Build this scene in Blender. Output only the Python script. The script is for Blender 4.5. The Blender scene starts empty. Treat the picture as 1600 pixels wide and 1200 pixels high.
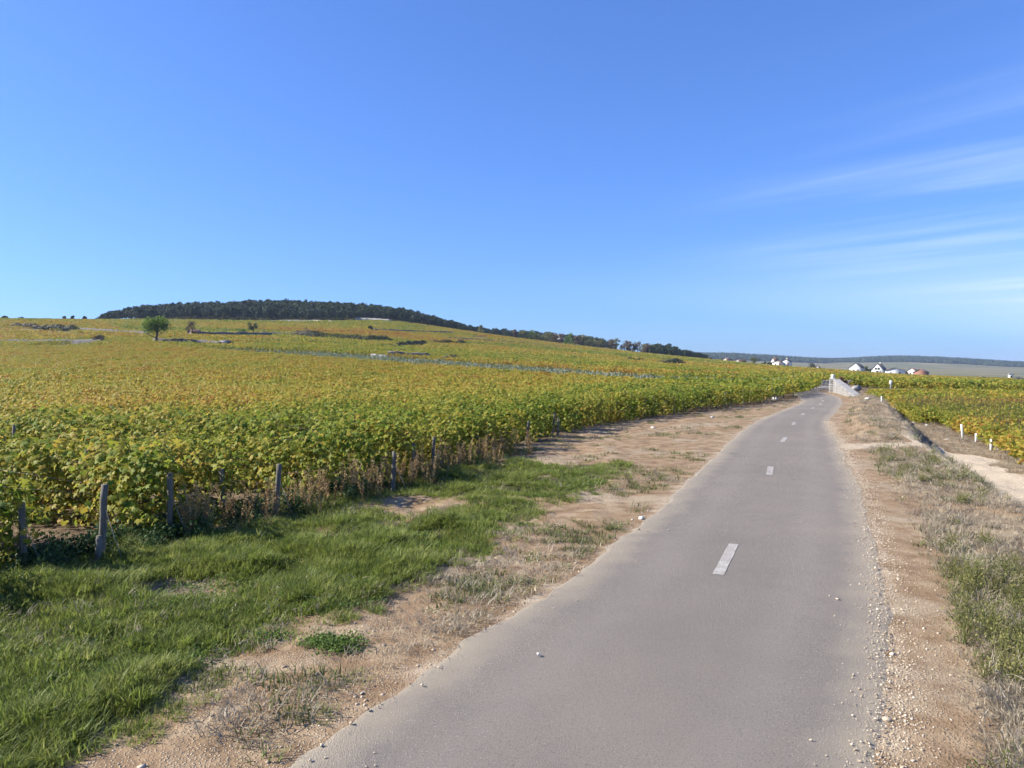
import bpy, math, random
import numpy as np
from mathutils import Vector, Matrix

rng = np.random.default_rng(7)
random.seed(7)
SC = bpy.context.scene
COL = SC.collection
R = math.radians

# ------------------------------------------------------------------ camera
F, EYE, HOR = 1150.0, 2.0, 575.0            # focal length in photo pixels, eye height, horizon row
PITCH = math.atan((600 - HOR) / F)
cam_d = bpy.data.cameras.new('camera'); cam = bpy.data.objects.new('camera', cam_d); COL.objects.link(cam)
cam.location = (0, 0, EYE); cam.rotation_euler = (math.pi / 2 - PITCH, 0, 0)
cam_d.sensor_width = 36; cam_d.lens = 36 * F / 1600
cam_d.clip_start = 0.05; cam_d.clip_end = 30000
SC.camera = cam

# ------------------------------------------------------------------ sky, sun, exposure
SUN_AZ, SUN_EL = -90.0, 33.0                # degrees clockwise from the view direction (+Y); elevation
world = bpy.data.worlds.new('World'); SC.world = world; world.use_nodes = True
wn, wl = world.node_tree.nodes, world.node_tree.links
wn.clear()
def W(t, **k):
    n = wn.new(t)
    for a, b in k.items(): setattr(n, a, b)
    return n
def wmath(op, a, b=None, clamp=False):
    n = W('ShaderNodeMath', operation=op, use_clamp=clamp)
    for i, v in enumerate((a, b)):
        if v is None: continue
        if isinstance(v, (int, float)): n.inputs[i].default_value = v
        else: wl.new(v, n.inputs[i])
    return n.outputs[0]
def wramp(v, lo, hi):
    n = W('ShaderNodeMapRange', interpolation_type='SMOOTHSTEP'); wl.new(v, n.inputs[0])
    n.inputs[1].default_value = lo; n.inputs[2].default_value = hi
    return n.outputs[0]
sky = W('ShaderNodeTexSky', sky_type='NISHITA', sun_disc=False)
sky.sun_elevation = R(SUN_EL); sky.sun_rotation = R(SUN_AZ)
sky.altitude = 250; sky.air_density = 1.0; sky.dust_density = 0.9; sky.ozone_density = 2.6
tc = W('ShaderNodeTexCoord'); sep = W('ShaderNodeSeparateXYZ'); wl.new(tc.outputs['Generated'], sep.inputs[0])
zz = wmath('MAXIMUM', sep.outputs[2], 0.03)
px_, py_ = wmath('DIVIDE', sep.outputs[0], zz), wmath('DIVIDE', sep.outputs[1], zz)
along = wmath('SUBTRACT', wmath('MULTIPLY', px_, .68), wmath('MULTIPLY', py_, .73))
across = wmath('ADD', wmath('MULTIPLY', px_, .73), wmath('MULTIPLY', py_, .68))
def cirrus(sa, sc_, detail, seed, lo, hi):
    cb = W('ShaderNodeCombineXYZ'); wl.new(wmath('MULTIPLY', along, sa), cb.inputs[0]); wl.new(wmath('MULTIPLY', across, sc_), cb.inputs[1])
    cb.inputs[2].default_value = seed
    n = W('ShaderNodeTexNoise'); n.inputs['Detail'].default_value = detail; n.inputs['Scale'].default_value = 1; n.inputs['Roughness'].default_value = .5
    n.inputs['Distortion'].default_value = .25
    wl.new(cb.outputs[0], n.inputs['Vector'])
    return wramp(n.outputs[0], lo, hi)
streak = cirrus(.22, 1.0, 5, 5.2, .43, .76)
wisp = cirrus(.6, 5.0, 6, 9.1, .36, .78)
bank = wmath('MULTIPLY', wramp(across, 4.5, 12), wramp(along, -8.5, -1.0))
cl = wmath('ADD', wmath('MULTIPLY', streak, .40), wmath('MULTIPLY', wmath('MULTIPLY', wisp, streak), .32))
cl = wmath('MULTIPLY', cl, wmath('MULTIPLY', wramp(px_, .6, 2.6), wramp(along, -4.6, -1.2)))
cl = wmath('ADD', cl, wmath('MULTIPLY', bank, .55), clamp=True)
gam = W('ShaderNodeGamma'); gam.inputs[1].default_value = .82; wl.new(sky.outputs[0], gam.inputs[0])
tint = W('ShaderNodeMixRGB', blend_type='MULTIPLY'); tint.inputs[0].default_value = 1; wl.new(gam.outputs[0], tint.inputs[1]); tint.inputs[2].default_value = (.44, .70, 1.26, 1)   # the camera's cool white balance
mixc = W('ShaderNodeMixRGB'); wl.new(cl, mixc.inputs[0]); wl.new(tint.outputs[0], mixc.inputs[1])
mixc.inputs[2].default_value = (3.2, 4.0, 4.8, 1)
bg = W('ShaderNodeBackground'); bg.inputs[1].default_value = 0.10
wl.new(mixc.outputs[0], bg.inputs[0])
wo = W('ShaderNodeOutputWorld'); wl.new(bg.outputs[0], wo.inputs[0])

sun_d = bpy.data.lights.new('sun', 'SUN'); sun = bpy.data.objects.new('sun', sun_d); COL.objects.link(sun)
sun_d.energy = 4.6; sun_d.angle = R(.53); sun_d.color = (1.0, .94, .84)
sdir = Vector((math.sin(R(SUN_AZ)) * math.cos(R(SUN_EL)), math.cos(R(SUN_AZ)) * math.cos(R(SUN_EL)), math.sin(R(SUN_EL))))
sun.rotation_euler = sdir.to_track_quat('Z', 'Y').to_euler(); sun.location = (-60, 0, 60)
SC.view_settings.view_transform = 'Standard'; SC.view_settings.look = 'None'
SC.view_settings.gamma = 1; SC.view_settings.use_curve_mapping = False
SC.view_settings.exposure = 1.25
SC.cycles.max_bounces = 4; SC.cycles.diffuse_bounces = 2; SC.cycles.glossy_bounces = 1; SC.cycles.transmission_bounces = 3; SC.cycles.adaptive_threshold = .03; SC.cycles.volume_bounces = 0
SC.cycles.use_denoising = True

# ------------------------------------------------------------------ helpers
def tag(o, label=None, cat=None, group=None, kind=None):
    if label: o['label'] = label
    if cat: o['category'] = cat
    if group: o['group'] = group
    if kind: o['kind'] = kind
    return o
def link(o, parent=None):
    COL.objects.link(o)
    if parent is not None: o.parent = parent
    return o
def empty(name, loc=(0, 0, 0), rz=0, s=1):
    o = bpy.data.objects.new(name, None); o.location = loc; o.rotation_euler = (0, 0, rz); o.scale = (s, s, s); o.empty_display_size = .2
    return link(o)
def mesh(name, V, T, mat, attrs=None, smooth=False):
    V = np.asarray(V, np.float32).reshape(-1, 3); T = np.asarray(T, np.int32)
    me = bpy.data.meshes.new(name)
    k = T.shape[1]; n = len(T)
    me.vertices.add(len(V)); me.vertices.foreach_set('co', V.ravel())
    me.loops.add(n * k); me.loops.foreach_set('vertex_index', T.ravel())
    me.polygons.add(n); me.polygons.foreach_set('loop_start', np.arange(0, n * k, k, dtype=np.int32))
    try: me.polygons.foreach_set('loop_total', np.full(n, k, np.int32))
    except Exception: pass
    if smooth: me.polygons.foreach_set('use_smooth', np.ones(n, bool))
    for a, v in (attrs or {}).items():
        v = np.asarray(v, np.float32)
        if v.ndim == 1:
            at = me.attributes.new(a, 'FLOAT', 'POINT'); at.data.foreach_set('value', v)
        else:
            at = me.attributes.new(a, 'FLOAT_COLOR', 'POINT'); at.data.foreach_set('color', v.ravel())
    me.update(calc_edges=True); me.validate()
    if mat: me.materials.append(mat)
    return me
def mobj(name, me, parent=None, loc=None, rot=None, scale=None):
    o = bpy.data.objects.new(name, me)
    if loc is not None: o.location = loc
    if rot is not None: o.rotation_euler = rot
    if scale is not None: o.scale = (scale,) * 3 if isinstance(scale, (int, float)) else scale
    return link(o, parent)
def joinm(parts):
    """[(V,T,attr)] -> one V,T,attr"""
    Vs, Ts, As, k = [], [], [], 0
    for p in parts:
        V, T = np.asarray(p[0], float).reshape(-1, 3), np.asarray(p[1], int)
        Vs.append(V); Ts.append(T + k); k += len(V)
        As.append(np.broadcast_to(np.asarray(p[2] if len(p) > 2 else 0.5, float), (len(V),)))
    return np.vstack(Vs), np.vstack(Ts), np.concatenate(As)
def smst(x, a, b):
    t = np.clip((np.asarray(x, float) - a) / (b - a), 0, 1); return t * t * (3 - 2 * t)
def _h(ix, iy, s):
    n = (ix * 374761393 + iy * 668265263 + s * 974711) & 0xffffffff
    n = ((n ^ (n >> 13)) * 1274126177) & 0xffffffff
    return ((n ^ (n >> 16)) & 0xffff) / 65535.0
def vnoise(x, y, s=0):
    x = np.asarray(x, float); y = np.asarray(y, float)
    xi = np.floor(x).astype(np.int64); yi = np.floor(y).astype(np.int64)
    fx = x - xi; fy = y - yi; fx = fx * fx * (3 - 2 * fx); fy = fy * fy * (3 - 2 * fy)
    return (_h(xi, yi, s) * (1 - fx) + _h(xi + 1, yi, s) * fx) * (1 - fy) + (_h(xi, yi + 1, s) * (1 - fx) + _h(xi + 1, yi + 1, s) * fx) * fy
def fbm(x, y, s=0, o=3):
    t = 0; a = .5
    for i in range(o): t = t + a * vnoise(np.asarray(x) * 2 ** i, np.asarray(y) * 2 ** i, s + i); a *= .5
    return t / (1 - .5 ** o)
def pchip(x, y, q):
    x = np.asarray(x, float); y = np.asarray(y, float); q = np.clip(q, x[0], x[-1])
    h = np.diff(x); d = np.diff(y) / h; m = np.zeros_like(y)
    for i in range(1, len(x) - 1):
        if d[i - 1] * d[i] > 0:
            w1, w2 = 2 * h[i] + h[i - 1], h[i] + 2 * h[i - 1]; m[i] = (w1 + w2) / (w1 / d[i - 1] + w2 / d[i])
    m[0], m[-1] = d[0], d[-1]
    i = np.clip(np.searchsorted(x, q, side='right') - 1, 0, len(h) - 1); t = (q - x[i]) / h[i]
    return ((1 + 2 * t) * (1 - t) ** 2 * y[i] + t * (1 - t) ** 2 * h[i] * m[i] + t * t * (3 - 2 * t) * y[i + 1] + t * t * (t - 1) * h[i] * m[i + 1])
def inpoly(x, y, P):
    x = np.asarray(x, float); y = np.asarray(y, float); r = np.zeros(x.shape, bool); n = len(P)
    for i in range(n):
        x1, y1 = P[i][:2]; x2, y2 = P[(i + 1) % n][:2]
        if y1 == y2: continue
        c = (y1 > y) != (y2 > y)
        r ^= c & (x < (x2 - x1) * (y - y1) / (y2 - y1) + x1)
    return r
def ray(u, v):
    a, b = (u - 800) / F, (600 - v) / F; c, s = math.cos(PITCH), math.sin(PITCH)
    return np.array([a, c + b * s, -s + b * c])
def G(u, v, z=0.0):
    d = ray(u, v); t = (z - EYE) / d[2]; return np.array([d[0] * t, d[1] * t])
def at_d(u, d): return np.array([(u - 800) / F * d, d])

# ------------------------------------------------------------------ terrain shape
TD = [0, 45, 60, 100, 160, 250, 330, 430, 550, 700, 1000, 1600, 2500, 3200, 4500, 7500]
TZ = {-700: [0, 0, .3, 1.8, 6.0, 14, 22, 26, 30, 30, 28, 25, 20, 15, 5, -10],
      0:   [0, 0, .3, 1.8, 5.8, 14, 23.5, 26.5, 26, 22, 15, 10, 0, 0, 0, -10],
      150: [0, 0, .3, 1.9, 6.6, 14.5, 22.5, 29.3, 35, 36, 22, 10, 0, 0, 0, -10],
      250: [0, 0, .3, 2.1, 6.9, 13.6, 20.5, 30, 41, 44, 35, 15, 5, 0, 0, -10],
      450: [0, 0, .3, 2.3, 6.0, 12.5, 20, 29, 45, 46, 40, 20, 5, 0, 0, -10],
      600: [0, 0, .25, 1.9, 5.0, 10.7, 18.4, 29.5, 40, 42, 38, 20, 5, 0, 0, -10],
      740: [0, 0, .2, 1.5, 3.8, 7.9, 13.2, 21.8, 27, 31, 30, 20, 10, 5, 0, -10],
      900: [0, 0, .1, .9, 2.6, 5.3, 9.2, 14, 18, 25, 24, 18, 12, 10, 0, -10],
      1000: [0, 0, 0, .5, 1.7, 4.0, 6.3, 9.8, 13, 17, 18, 15, 14, 12, 0, -10],
      1100: [0, 0, 0, .2, .9, 2.5, 4.0, 6.4, 7.5, 6, 3, 8, 46, 44, 0, -10],
      1200: [0, 0, 0, .1, .4, 1.4, 2.0, 2.7, 2.4, 1, -3, 2, 34, 38, 0, -10],
      1300: [0, 0, 0, 0, 0, .3, .4, .2, -1, -3, -5, -2, 20, 28, 0, -10],
      1400: [0, 0, 0, -.5, -1.0, -1.6, -2, -2.6, -3.6, -5, -6, -1, 29, 46, 0, -10],
      1500: [0, 0, 0, -.7, -1.5, -2.5, -3.2, -4, -6, -8, -9, -2, 21, 34, 0, -10],
      1600: [0, 0, 0, -.9, -1.8, -3, -4, -5, -8, -10, -11, -6, 8, 13, 0, -10],
      2400: [0, 0, 0, -1, -1.8, -3, -4, -5, -8, -11, -13, -12, 5, 5, 0, -10]}
NTH, NR = 1441, 700
_rg = np.exp(np.linspace(math.log(1), math.log(9000), NR))
_us = sorted(TZ); _tu = np.array([math.atan((u - 800) / F) for u in _us])
_cols = np.array([pchip(np.array(TD) / math.cos(t), TZ[u], _rg) for u, t in zip(_us, _tu)])
_tg = np.linspace(-math.pi, math.pi, NTH)
_Z = np.empty((NTH, NR))
for j in range(NR): _Z[:, j] = np.interp(_tg, _tu, _cols[:, j])
_k = np.exp(-.5 * (np.arange(-14, 15) / 5.0) ** 2); _k /= _k.sum()
_Zp = np.vstack([_Z[-15:-1], _Z, _Z[1:15]])
_Z = np.array([np.convolve(_Zp[:, j], _k, 'valid') for j in range(NR)]).T
_Z *= (1 - .8 * smst(np.abs(_tg), R(65), R(120)))[:, None]
BANK = np.array([(-3, -14), (3.2, 0), (5.0, 5), (7.1, 10), (11.3, 20.4), (15.0, 28.7), (19.5, 38), (25.2, 52), (29, 60), (34, 72), (60, 130)])
def bank_off(x, y):
    """signed distance (m) to the right of the bank line, measured across the road"""
    return (x - np.interp(y, BANK[:, 1], BANK[:, 0])) * .91
def Hs(x, y):
    x = np.asarray(x, float); y = np.asarray(y, float)
    r = np.maximum(np.hypot(x, y), 1.001); th = np.arctan2(x, y)
    fi = (th + math.pi) / (2 * math.pi) * (NTH - 1); fj = np.log(r) / math.log(9000) * (NR - 1)
    i = np.clip(fi.astype(int), 0, NTH - 2); j = np.clip(fj.astype(int), 0, NR - 2); a = fi - i; b = np.clip(fj - j, 0, 1)
    z = (_Z[i, j] * (1 - a) + _Z[i + 1, j] * a) * (1 - b) + (_Z[i, j + 1] * (1 - a) + _Z[i + 1, j + 1] * a) * b
    drop = .50 * smst(bank_off(x, y), -.05, .35) * (1 - smst(y, 62, 110)) * smst(y, -30, -10)
    sel = (y > 17) & (y < 58) & (x > 5) & (x < 32)
    if sel.any():
        m = np.zeros(z.shape); xs_, ys_ = x[sel], y[sel]
        m[sel] = .26 * smst(road_off(xs_, ys_), .35, 1.2) * (1 - smst(bank_off(xs_, ys_), -.25, .2)) * smst(ys_, 20, 22.5) * (1 - smst(ys_, 46, 56)) * (xs_ > roadx(ys_)[1])
        z = z + m
    return z - drop
def H1(x, y): return float(Hs(np.array([x]), np.array([y]))[0])
def hit(u, v, tmin=4.0):
    """where the ray through a photo point meets the terrain"""
    d = ray(u, v); t = tmin
    while t < 6000:
        p = d * t
        if EYE + p[2] < H1(p[0], p[1]):
            lo, hi = t / 1.02, t
            for _ in range(20):
                m = (lo + hi) / 2; p = d * m
                if EYE + p[2] < H1(p[0], p[1]): hi = m
                else: lo = m
            p = d * hi; return np.array([p[0], p[1], H1(p[0], p[1])])
        t *= 1.02
    p = d * 3000; return np.array([p[0], p[1], H1(p[0], p[1])])
def on(u, d):
    x, y = at_d(u, d); return np.array([x, y, H1(x, y)])

# road edges read as depth -> x (right and left kerbless edges)
RP = [(1200, 440, 1380), (1100, 582, 1389), (1000, 735, 1390), (928, 850, 1384), (881, 920, 1375), (831, 983, 1362), (800, 1022, 1356), (766, 1059, 1347),
      (734, 1091, 1331), (709, 1121, 1320), (691, 1139, 1314), (678, 1152, 1304), (659, 1180, 1296), (641, 1222, 1309), (628, 1252, 1316), (620, 1247, 1309), (614, 1238, 1288), (610, 1246, 1279)]
RD, RL, RR = [-16, -6, 0], [-9.6, -5.4, -2.75], [-7.0, -2.8, -.12]
for v, a, b in RP:
    g = G(a, v); RD.append(g[1]); RL.append(g[0]); RR.append(G(b, v)[0])
for d, a, b in ((74, 30.3, 32.6), (81, 33.2, 35.6), (92, 34.0, 36.6), (110, 32, 34.6)): RD.append(d); RL.append(a); RR.append(b)
def roadx(y): return pchip(RD, RL, y), pchip(RD, RR, y)
def road_off(x, y):
    l, r = roadx(np.clip(y, -16, 110)); o = np.maximum(l - x, x - r) * .9
    return np.where(y > 110, 9, np.where(y < -16, 9, o))

# vineyard edge along the road (row ends)
EDGE = np.array([(-13.5, -12), (-8.2, 0), (-6.6, 3.5), (-4.9, 7.2), (-4.0, 9.3), (-3.1, 11.0), (-1.9, 13.4), (-.75, 16.8), (.45, 19.6), (3.1, 26.4), (8.6, 34.0), (14.2, 41.8), (21.0, 53), (29.5, 71), (31.2, 79)])
def edge_off(x, y):
    """>0 inside the left vineyard"""
    return (np.interp(y, EDGE[:, 1], EDGE[:, 0]) - x) * .88
def dB(x, y):
    u = 800 + F * x / np.maximum(y, 1)
    return np.interp(u, [-900, 0, 250, 450, 700, 1000, 1200, 1300], [165, 158, 150, 118, 92, 70, 60, 80])

# ground zones (world polygons)
def poly(px, z=0): return [tuple(G(u, v, z)) for u, v in px]
LUSH = [(-14, -6), (-6.6, -6), (-3.4, 1.5)] + poly([(60, 1200), (190, 1140), (280, 1090), (360, 1035), (420, 1000), (520, 962), (610, 925), (720, 880), (815, 835), (915, 772), (985, 745), (960, 722), (880, 727)]) + \
       [(-.3, 16.5), (-2.6, 11.0), (-4.5, 7.2), (-6.4, 3), (-9, -3)]
def lushsoft(x, y):
    x = np.asarray(x, float); y = np.asarray(y, float)
    jx = x + .12 + (fbm(x * .8, y * .8, 11) - .5) * .5 + (fbm(x * 3, y * 3, 13) - .5) * .6; jy = y + (fbm(x * .8, y * .8, 12) - .5) * .7 + (fbm(x * 3, y * 3, 14) - .5) * .8
    t = np.zeros(x.shape)
    for k in range(7): a = k / 6 * 6.283; rr0 = 0 if k == 6 else .3; t += inpoly(jx + rr0 * math.cos(a), jy + rr0 * math.sin(a) * 1.4, LUSH)
    return t / 7
def tussock(x, y): return (fbm(x * 1.9 + y * .3, y * 1.5, 61, 3) - .5)
TRACK = poly([(1700, 790), (1600, 735), (1545, 713), (1490, 703), (1450, 692), (1420, 690), (1425, 708), (1470, 745), (1515, 782), (1575, 820), (1700, 890)], -.42)
BARE = poly([(830, 702), (960, 668), (1130, 645), (1200, 632), (1235, 625), (1180, 652), (1120, 690), (1050, 735), (990, 742), (930, 722)])

# ------------------------------------------------------------------ materials
class NB:
    def __init__(s, name):
        s.m = bpy.data.materials.new(name); s.m.use_nodes = True; s.t = s.m.node_tree; s.n = s.t.nodes; s.l = s.t.links
        s.n.clear(); s.out = s.n.new('ShaderNodeOutputMaterial')
    def new(s, t, **k):
        n = s.n.new(t)
        for a, b in k.items(): setattr(n, a, b)
        return n
    def set(s, sock, v):
        if isinstance(v, (int, float)): sock.default_value = v
        elif isinstance(v, (tuple, list)): sock.default_value = tuple(v) + ((1,) if len(v) == 3 and len(sock.default_value) == 4 else ())
        else: s.l.new(v, sock)
    def math(s, op, a, b=0, clamp=False):
        n = s.new('ShaderNodeMath', operation=op, use_clamp=clamp); s.set(n.inputs[0], a); s.set(n.inputs[1], b); return n.outputs[0]
    def mix(s, f, a, b, mode='MIX'):
        n = s.new('ShaderNodeMixRGB', blend_type=mode); s.set(n.inputs[0], f); s.set(n.inputs[1], a); s.set(n.inputs[2], b); return n.outputs[0]
    def pos(s): return s.new('ShaderNodeNewGeometry').outputs['Position']
    def objco(s): return s.new('ShaderNodeTexCoord').outputs['Object']
    def noise(s, scale, detail=3, vec=None, rough=.55, sc3=None):
        n = s.new('ShaderNodeTexNoise'); n.inputs['Scale'].default_value = scale; n.inputs['Detail'].default_value = detail; n.inputs['Roughness'].default_value = rough
        v = vec if vec is not None else s.pos()
        if sc3:
            m = s.new('ShaderNodeMapping'); s.l.new(v, m.inputs[0]); m.inputs['Scale'].default_value = sc3; v = m.outputs[0]
        s.l.new(v, n.inputs['Vector']); return n.outputs[0]
    def voro(s, scale, vec=None, feature='F1'):
        n = s.new('ShaderNodeTexVoronoi', feature=feature); n.inputs['Scale'].default_value = scale
        s.l.new(vec if vec is not None else s.pos(), n.inputs['Vector']); return n
    def ramp(s, v, lo, hi, a=0, b=1):
        n = s.new('ShaderNodeMapRange'); s.set(n.inputs[0], v)
        for i, x in zip((1, 2, 3, 4), (lo, hi, a, b)): n.inputs[i].default_value = x
        return n.outputs[0]
    def cramp(s, v, stops):
        n = s.new('ShaderNodeValToRGB'); e = n.color_ramp.elements
        while len(e) < len(stops): e.new(.5)
        for i, (p, c) in enumerate(stops): e[i].position = p; e[i].color = tuple(c) + (1,)
        s.set(n.inputs[0], v); return n.outputs[0]
    def attr(s, name, out='Fac'): n = s.new('ShaderNodeAttribute', attribute_name=name); return n.outputs[out]
    def rand(s): return s.new('ShaderNodeObjectInfo').outputs['Random']
    def bump(s, h, strength=.5, dist=.02):
        n = s.new('ShaderNodeBump'); n.inputs['Strength'].default_value = strength; n.inputs['Distance'].default_value = dist; s.l.new(h, n.inputs['Height']); return n.outputs[0]
    def pbr(s, col, rough=.85, normal=None, spec=.25):
        b = s.new('ShaderNodeBsdfPrincipled'); s.set(b.inputs['Base Color'], col); s.set(b.inputs['Roughness'], rough)
        b.inputs['Specular IOR Level'].default_value = spec
        if normal is not None: s.l.new(normal, b.inputs['Normal'])
        s.l.new(b.outputs[0], s.out.inputs[0]); return s.m
    def leaf(s, col, trans=.35, rough=.5, spec=.3, tcol=None):
        b = s.new('ShaderNodeBsdfPrincipled'); s.set(b.inputs['Base Color'], col); s.set(b.inputs['Roughness'], rough); b.inputs['Specular IOR Level'].default_value = spec
        t = s.new('ShaderNodeBsdfTranslucent'); s.set(t.inputs[0], tcol if tcol is not None else col)
        mx = s.new('ShaderNodeMixShader'); mx.inputs[0].default_value = trans
        s.l.new(b.outputs[0], mx.inputs[1]); s.l.new(t.outputs[0], mx.inputs[2]); s.l.new(mx.outputs[0], s.out.inputs[0]); return s.m

def mat_vine(name, shift=0.0, field=True):
    """grape leaves turning with the season: green at the row ends, gold and russet deeper in the plots"""
    b = NB(name); lc = b.attr('lc'); rd = b.rand()
    big = b.noise(.11, 3, sc3=(1, 1, .2)); mid = b.noise(.9, 2)
    t = b.math('ADD', b.math('MULTIPLY', b.math('SUBTRACT', lc, .5), .52), b.math('MULTIPLY', b.math('SUBTRACT', rd, .5), .14))
    t = b.math('ADD', t, b.math('MULTIPLY', b.math('SUBTRACT', big, .5), .62))
    t = b.math('ADD', t, b.math('MULTIPLY', b.math('SUBTRACT', mid, .5), .45))
    if field:      # leaves turn later where the row ends stand freer
        sx = b.new('ShaderNodeSeparateXYZ'); b.l.new(b.pos(), sx.inputs[0])
        ed = b.math('ADD', b.math('MULTIPLY', b.math('ADD', sx.outputs[0], 4.9), -.92), b.math('MULTIPLY', b.math('SUBTRACT', sx.outputs[1], 7.2), .39))
        t = b.math('ADD', t, b.ramp(ed, 0, 9, -.07, .115))
    mp = b.new('ShaderNodeMapping'); b.l.new(b.pos(), mp.inputs[0]); mp.inputs['Rotation'].default_value = (0, 0, -.35); mp.inputs['Scale'].default_value = (.011, .026, 0)
    pc = b.new('ShaderNodeSeparateColor'); b.l.new(b.voro(1.0, mp.outputs[0]).outputs['Color'], pc.inputs[0])
    t = b.math('ADD', t, b.math('MULTIPLY', b.math('SUBTRACT', pc.outputs[0], .5), 0 if field else .34))
    t = b.math('ADD', t, .50 + shift)
    col = b.cramp(t, [(0, (.035, .075, .013)), (.20, (.10, .165, .022)), (.40, (.22, .26, .035)), (.54, (.36, .33, .055)), (.72, (.45, .31, .055)), (.86, (.37, .165, .04)), (1, (.20, .075, .03))])
    return b.leaf(col, .50, .55, .15)
def mat_foliage(name, c0, c1, c2, trans=.3, nz=.4, rough=.6, spec=.2):
    b = NB(name); t = b.math('ADD', b.math('MULTIPLY', b.attr('lc'), .55), b.math('MULTIPLY', b.rand(), .3)); t = b.math('ADD', t, b.math('MULTIPLY', b.math('SUBTRACT', b.noise(nz, 2), .5), .5))
    return b.leaf(b.cramp(t, [(0.05, c0), (.45, c1), (.9, c2)]), trans, rough, spec)
def mat_plain(name, c0, c1, scale=8, rough=.9, bumpd=.01, obj=False, sc3=None):
    b = NB(name); v = b.objco() if obj else b.pos(); n = b.noise(scale, 5, v, .6, sc3); n2 = b.noise(scale * .17, 2, v)
    col = b.mix(b.ramp(b.math('ADD', b.math('MULTIPLY', n, .6), b.math('MULTIPLY', n2, .4)), .36, .64), c0, c1)
    return b.pbr(col, rough, b.bump(n, .6, bumpd))

M = {}
M['vine'] = mat_vine('grape_leaves')
M['vine_right'] = mat_vine('grape_leaves_gold', .08, False)
M['vine_far'] = mat_vine('grape_leaves_slope', .07, False)
M['young'] = mat_foliage('young_vine_leaves', (.10, .13, .07), (.19, .23, .115), (.32, .34, .22))
M['bark'] = mat_plain('vine_bark', (.035, .025, .018), (.10, .075, .055), 40, .95, .008)
M['post'] = mat_plain('weathered_post_wood', (.075, .068, .056), (.19, .172, .142), 30, .9, .004, True, (1, 1, .08))
M['stake'] = mat_plain('pale_stake', (.55, .56, .52), (.72, .73, .70), 20, .8, .002)
b = NB('galvanised_wire'); M['wire'] = b.pbr((.22, .22, .215), .55, None, .4)
M['grass'] = mat_foliage('meadow_grass', (.08, .115, .02), (.185, .232, .042), (.42, .40, .14), .5, 1.8, .5, .2)
M['grass_short'] = mat_foliage('worn_grass', (.06, .085, .022), (.13, .15, .045), (.28, .24, .11), .3, 2)
M['straw'] = mat_foliage('dry_grass', (.19, .155, .105), (.34, .285, .20), (.50, .435, .32), .3, 2)
M['weed'] = mat_foliage('broad_weeds', (.018, .045, .014), (.045, .088, .028), (.11, .15, .06), .3, 2)
M['weed_pale'] = mat_foliage('verge_weeds', (.085, .105, .03), (.19, .195, .06), (.37, .31, .12), .35, 2)
M['dock'] = mat_foliage('dry_dock_seed', (.22, .13, .06), (.38, .26, .115), (.50, .42, .24), .25, 2)
M['clover'] = mat_foliage('clover_mat', (.05, .09, .018), (.10, .165, .032), (.20, .26, .07), .4, 3)
M['tree_green'] = mat_foliage('broadleaf_green', (.05, .10, .02), (.12, .20, .035), (.23, .29, .07), .4, .4)
M['tree_olive'] = mat_foliage('broadleaf_olive', (.07, .09, .03), (.17, .18, .06), (.29, .26, .09), .4, .15)
M['tree_brown'] = mat_foliage('thinning_foliage', (.07, .05, .03), (.14, .10, .06), (.20, .17, .09), .2, .4)
M['hedge'] = mat_foliage('dark_hedge', (.018, .028, .014), (.040, .052, .024), (.095, .085, .045), .15, .4)
M['bramble'] = mat_foliage('bare_bramble', (.07, .058, .04), (.13, .105, .07), (.19, .165, .10), .2, .4)
M['red_shrub'] = mat_foliage('dark_red_shrub', (.035, .010, .012), (.075, .022, .022), (.13, .05, .04), .2, 2)
M['pine'] = mat_foliage('pine_needles', (.014, .030, .012), (.032, .056, .022), (.085, .105, .040), .12, .06)
M['pine_trunk'] = mat_plain('pine_trunk', (.05, .04, .03), (.11, .085, .06), 3)
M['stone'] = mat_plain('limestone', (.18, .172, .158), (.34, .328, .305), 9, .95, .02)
M['stone_dark'] = mat_plain('shaded_stone', (.075, .068, .06), (.17, .155, .14), 3, .95, .03)  # darker limestone: shade on the slope walls' near faces put into the colour
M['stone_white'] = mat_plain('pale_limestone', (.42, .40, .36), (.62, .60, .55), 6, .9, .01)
M['pebble'] = mat_foliage('limestone_pebbles', (.28, .21, .14), (.44, .36, .26), (.66, .59, .48), 0, 3)
M['plaster'] = mat_plain('white_render', (.72, .71, .68), (.82, .81, .78), 1.2, .9, .005)
M['cream'] = mat_plain('cream_render', (.50, .45, .36), (.62, .57, .47), 1.2, .9, .005)
M['orange_wall'] = mat_plain('ochre_render', (.28, .135, .09), (.36, .19, .13), 1.2, .9, .005)
M['tile_brown'] = mat_plain('brown_roof_tiles', (.10, .065, .05), (.19, .12, .09), 3, .85, .03)
M['tile_dark'] = mat_plain('dark_roof_slates', (.045, .042, .045), (.09, .085, .085), 3, .7, .02)
b = NB('window_glass'); M['glass'] = b.pbr((.02, .025, .03), .12, None, .5)
M['shutter'] = mat_plain('window_frame_paint', (.25, .24, .22), (.32, .31, .29), 3)

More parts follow.
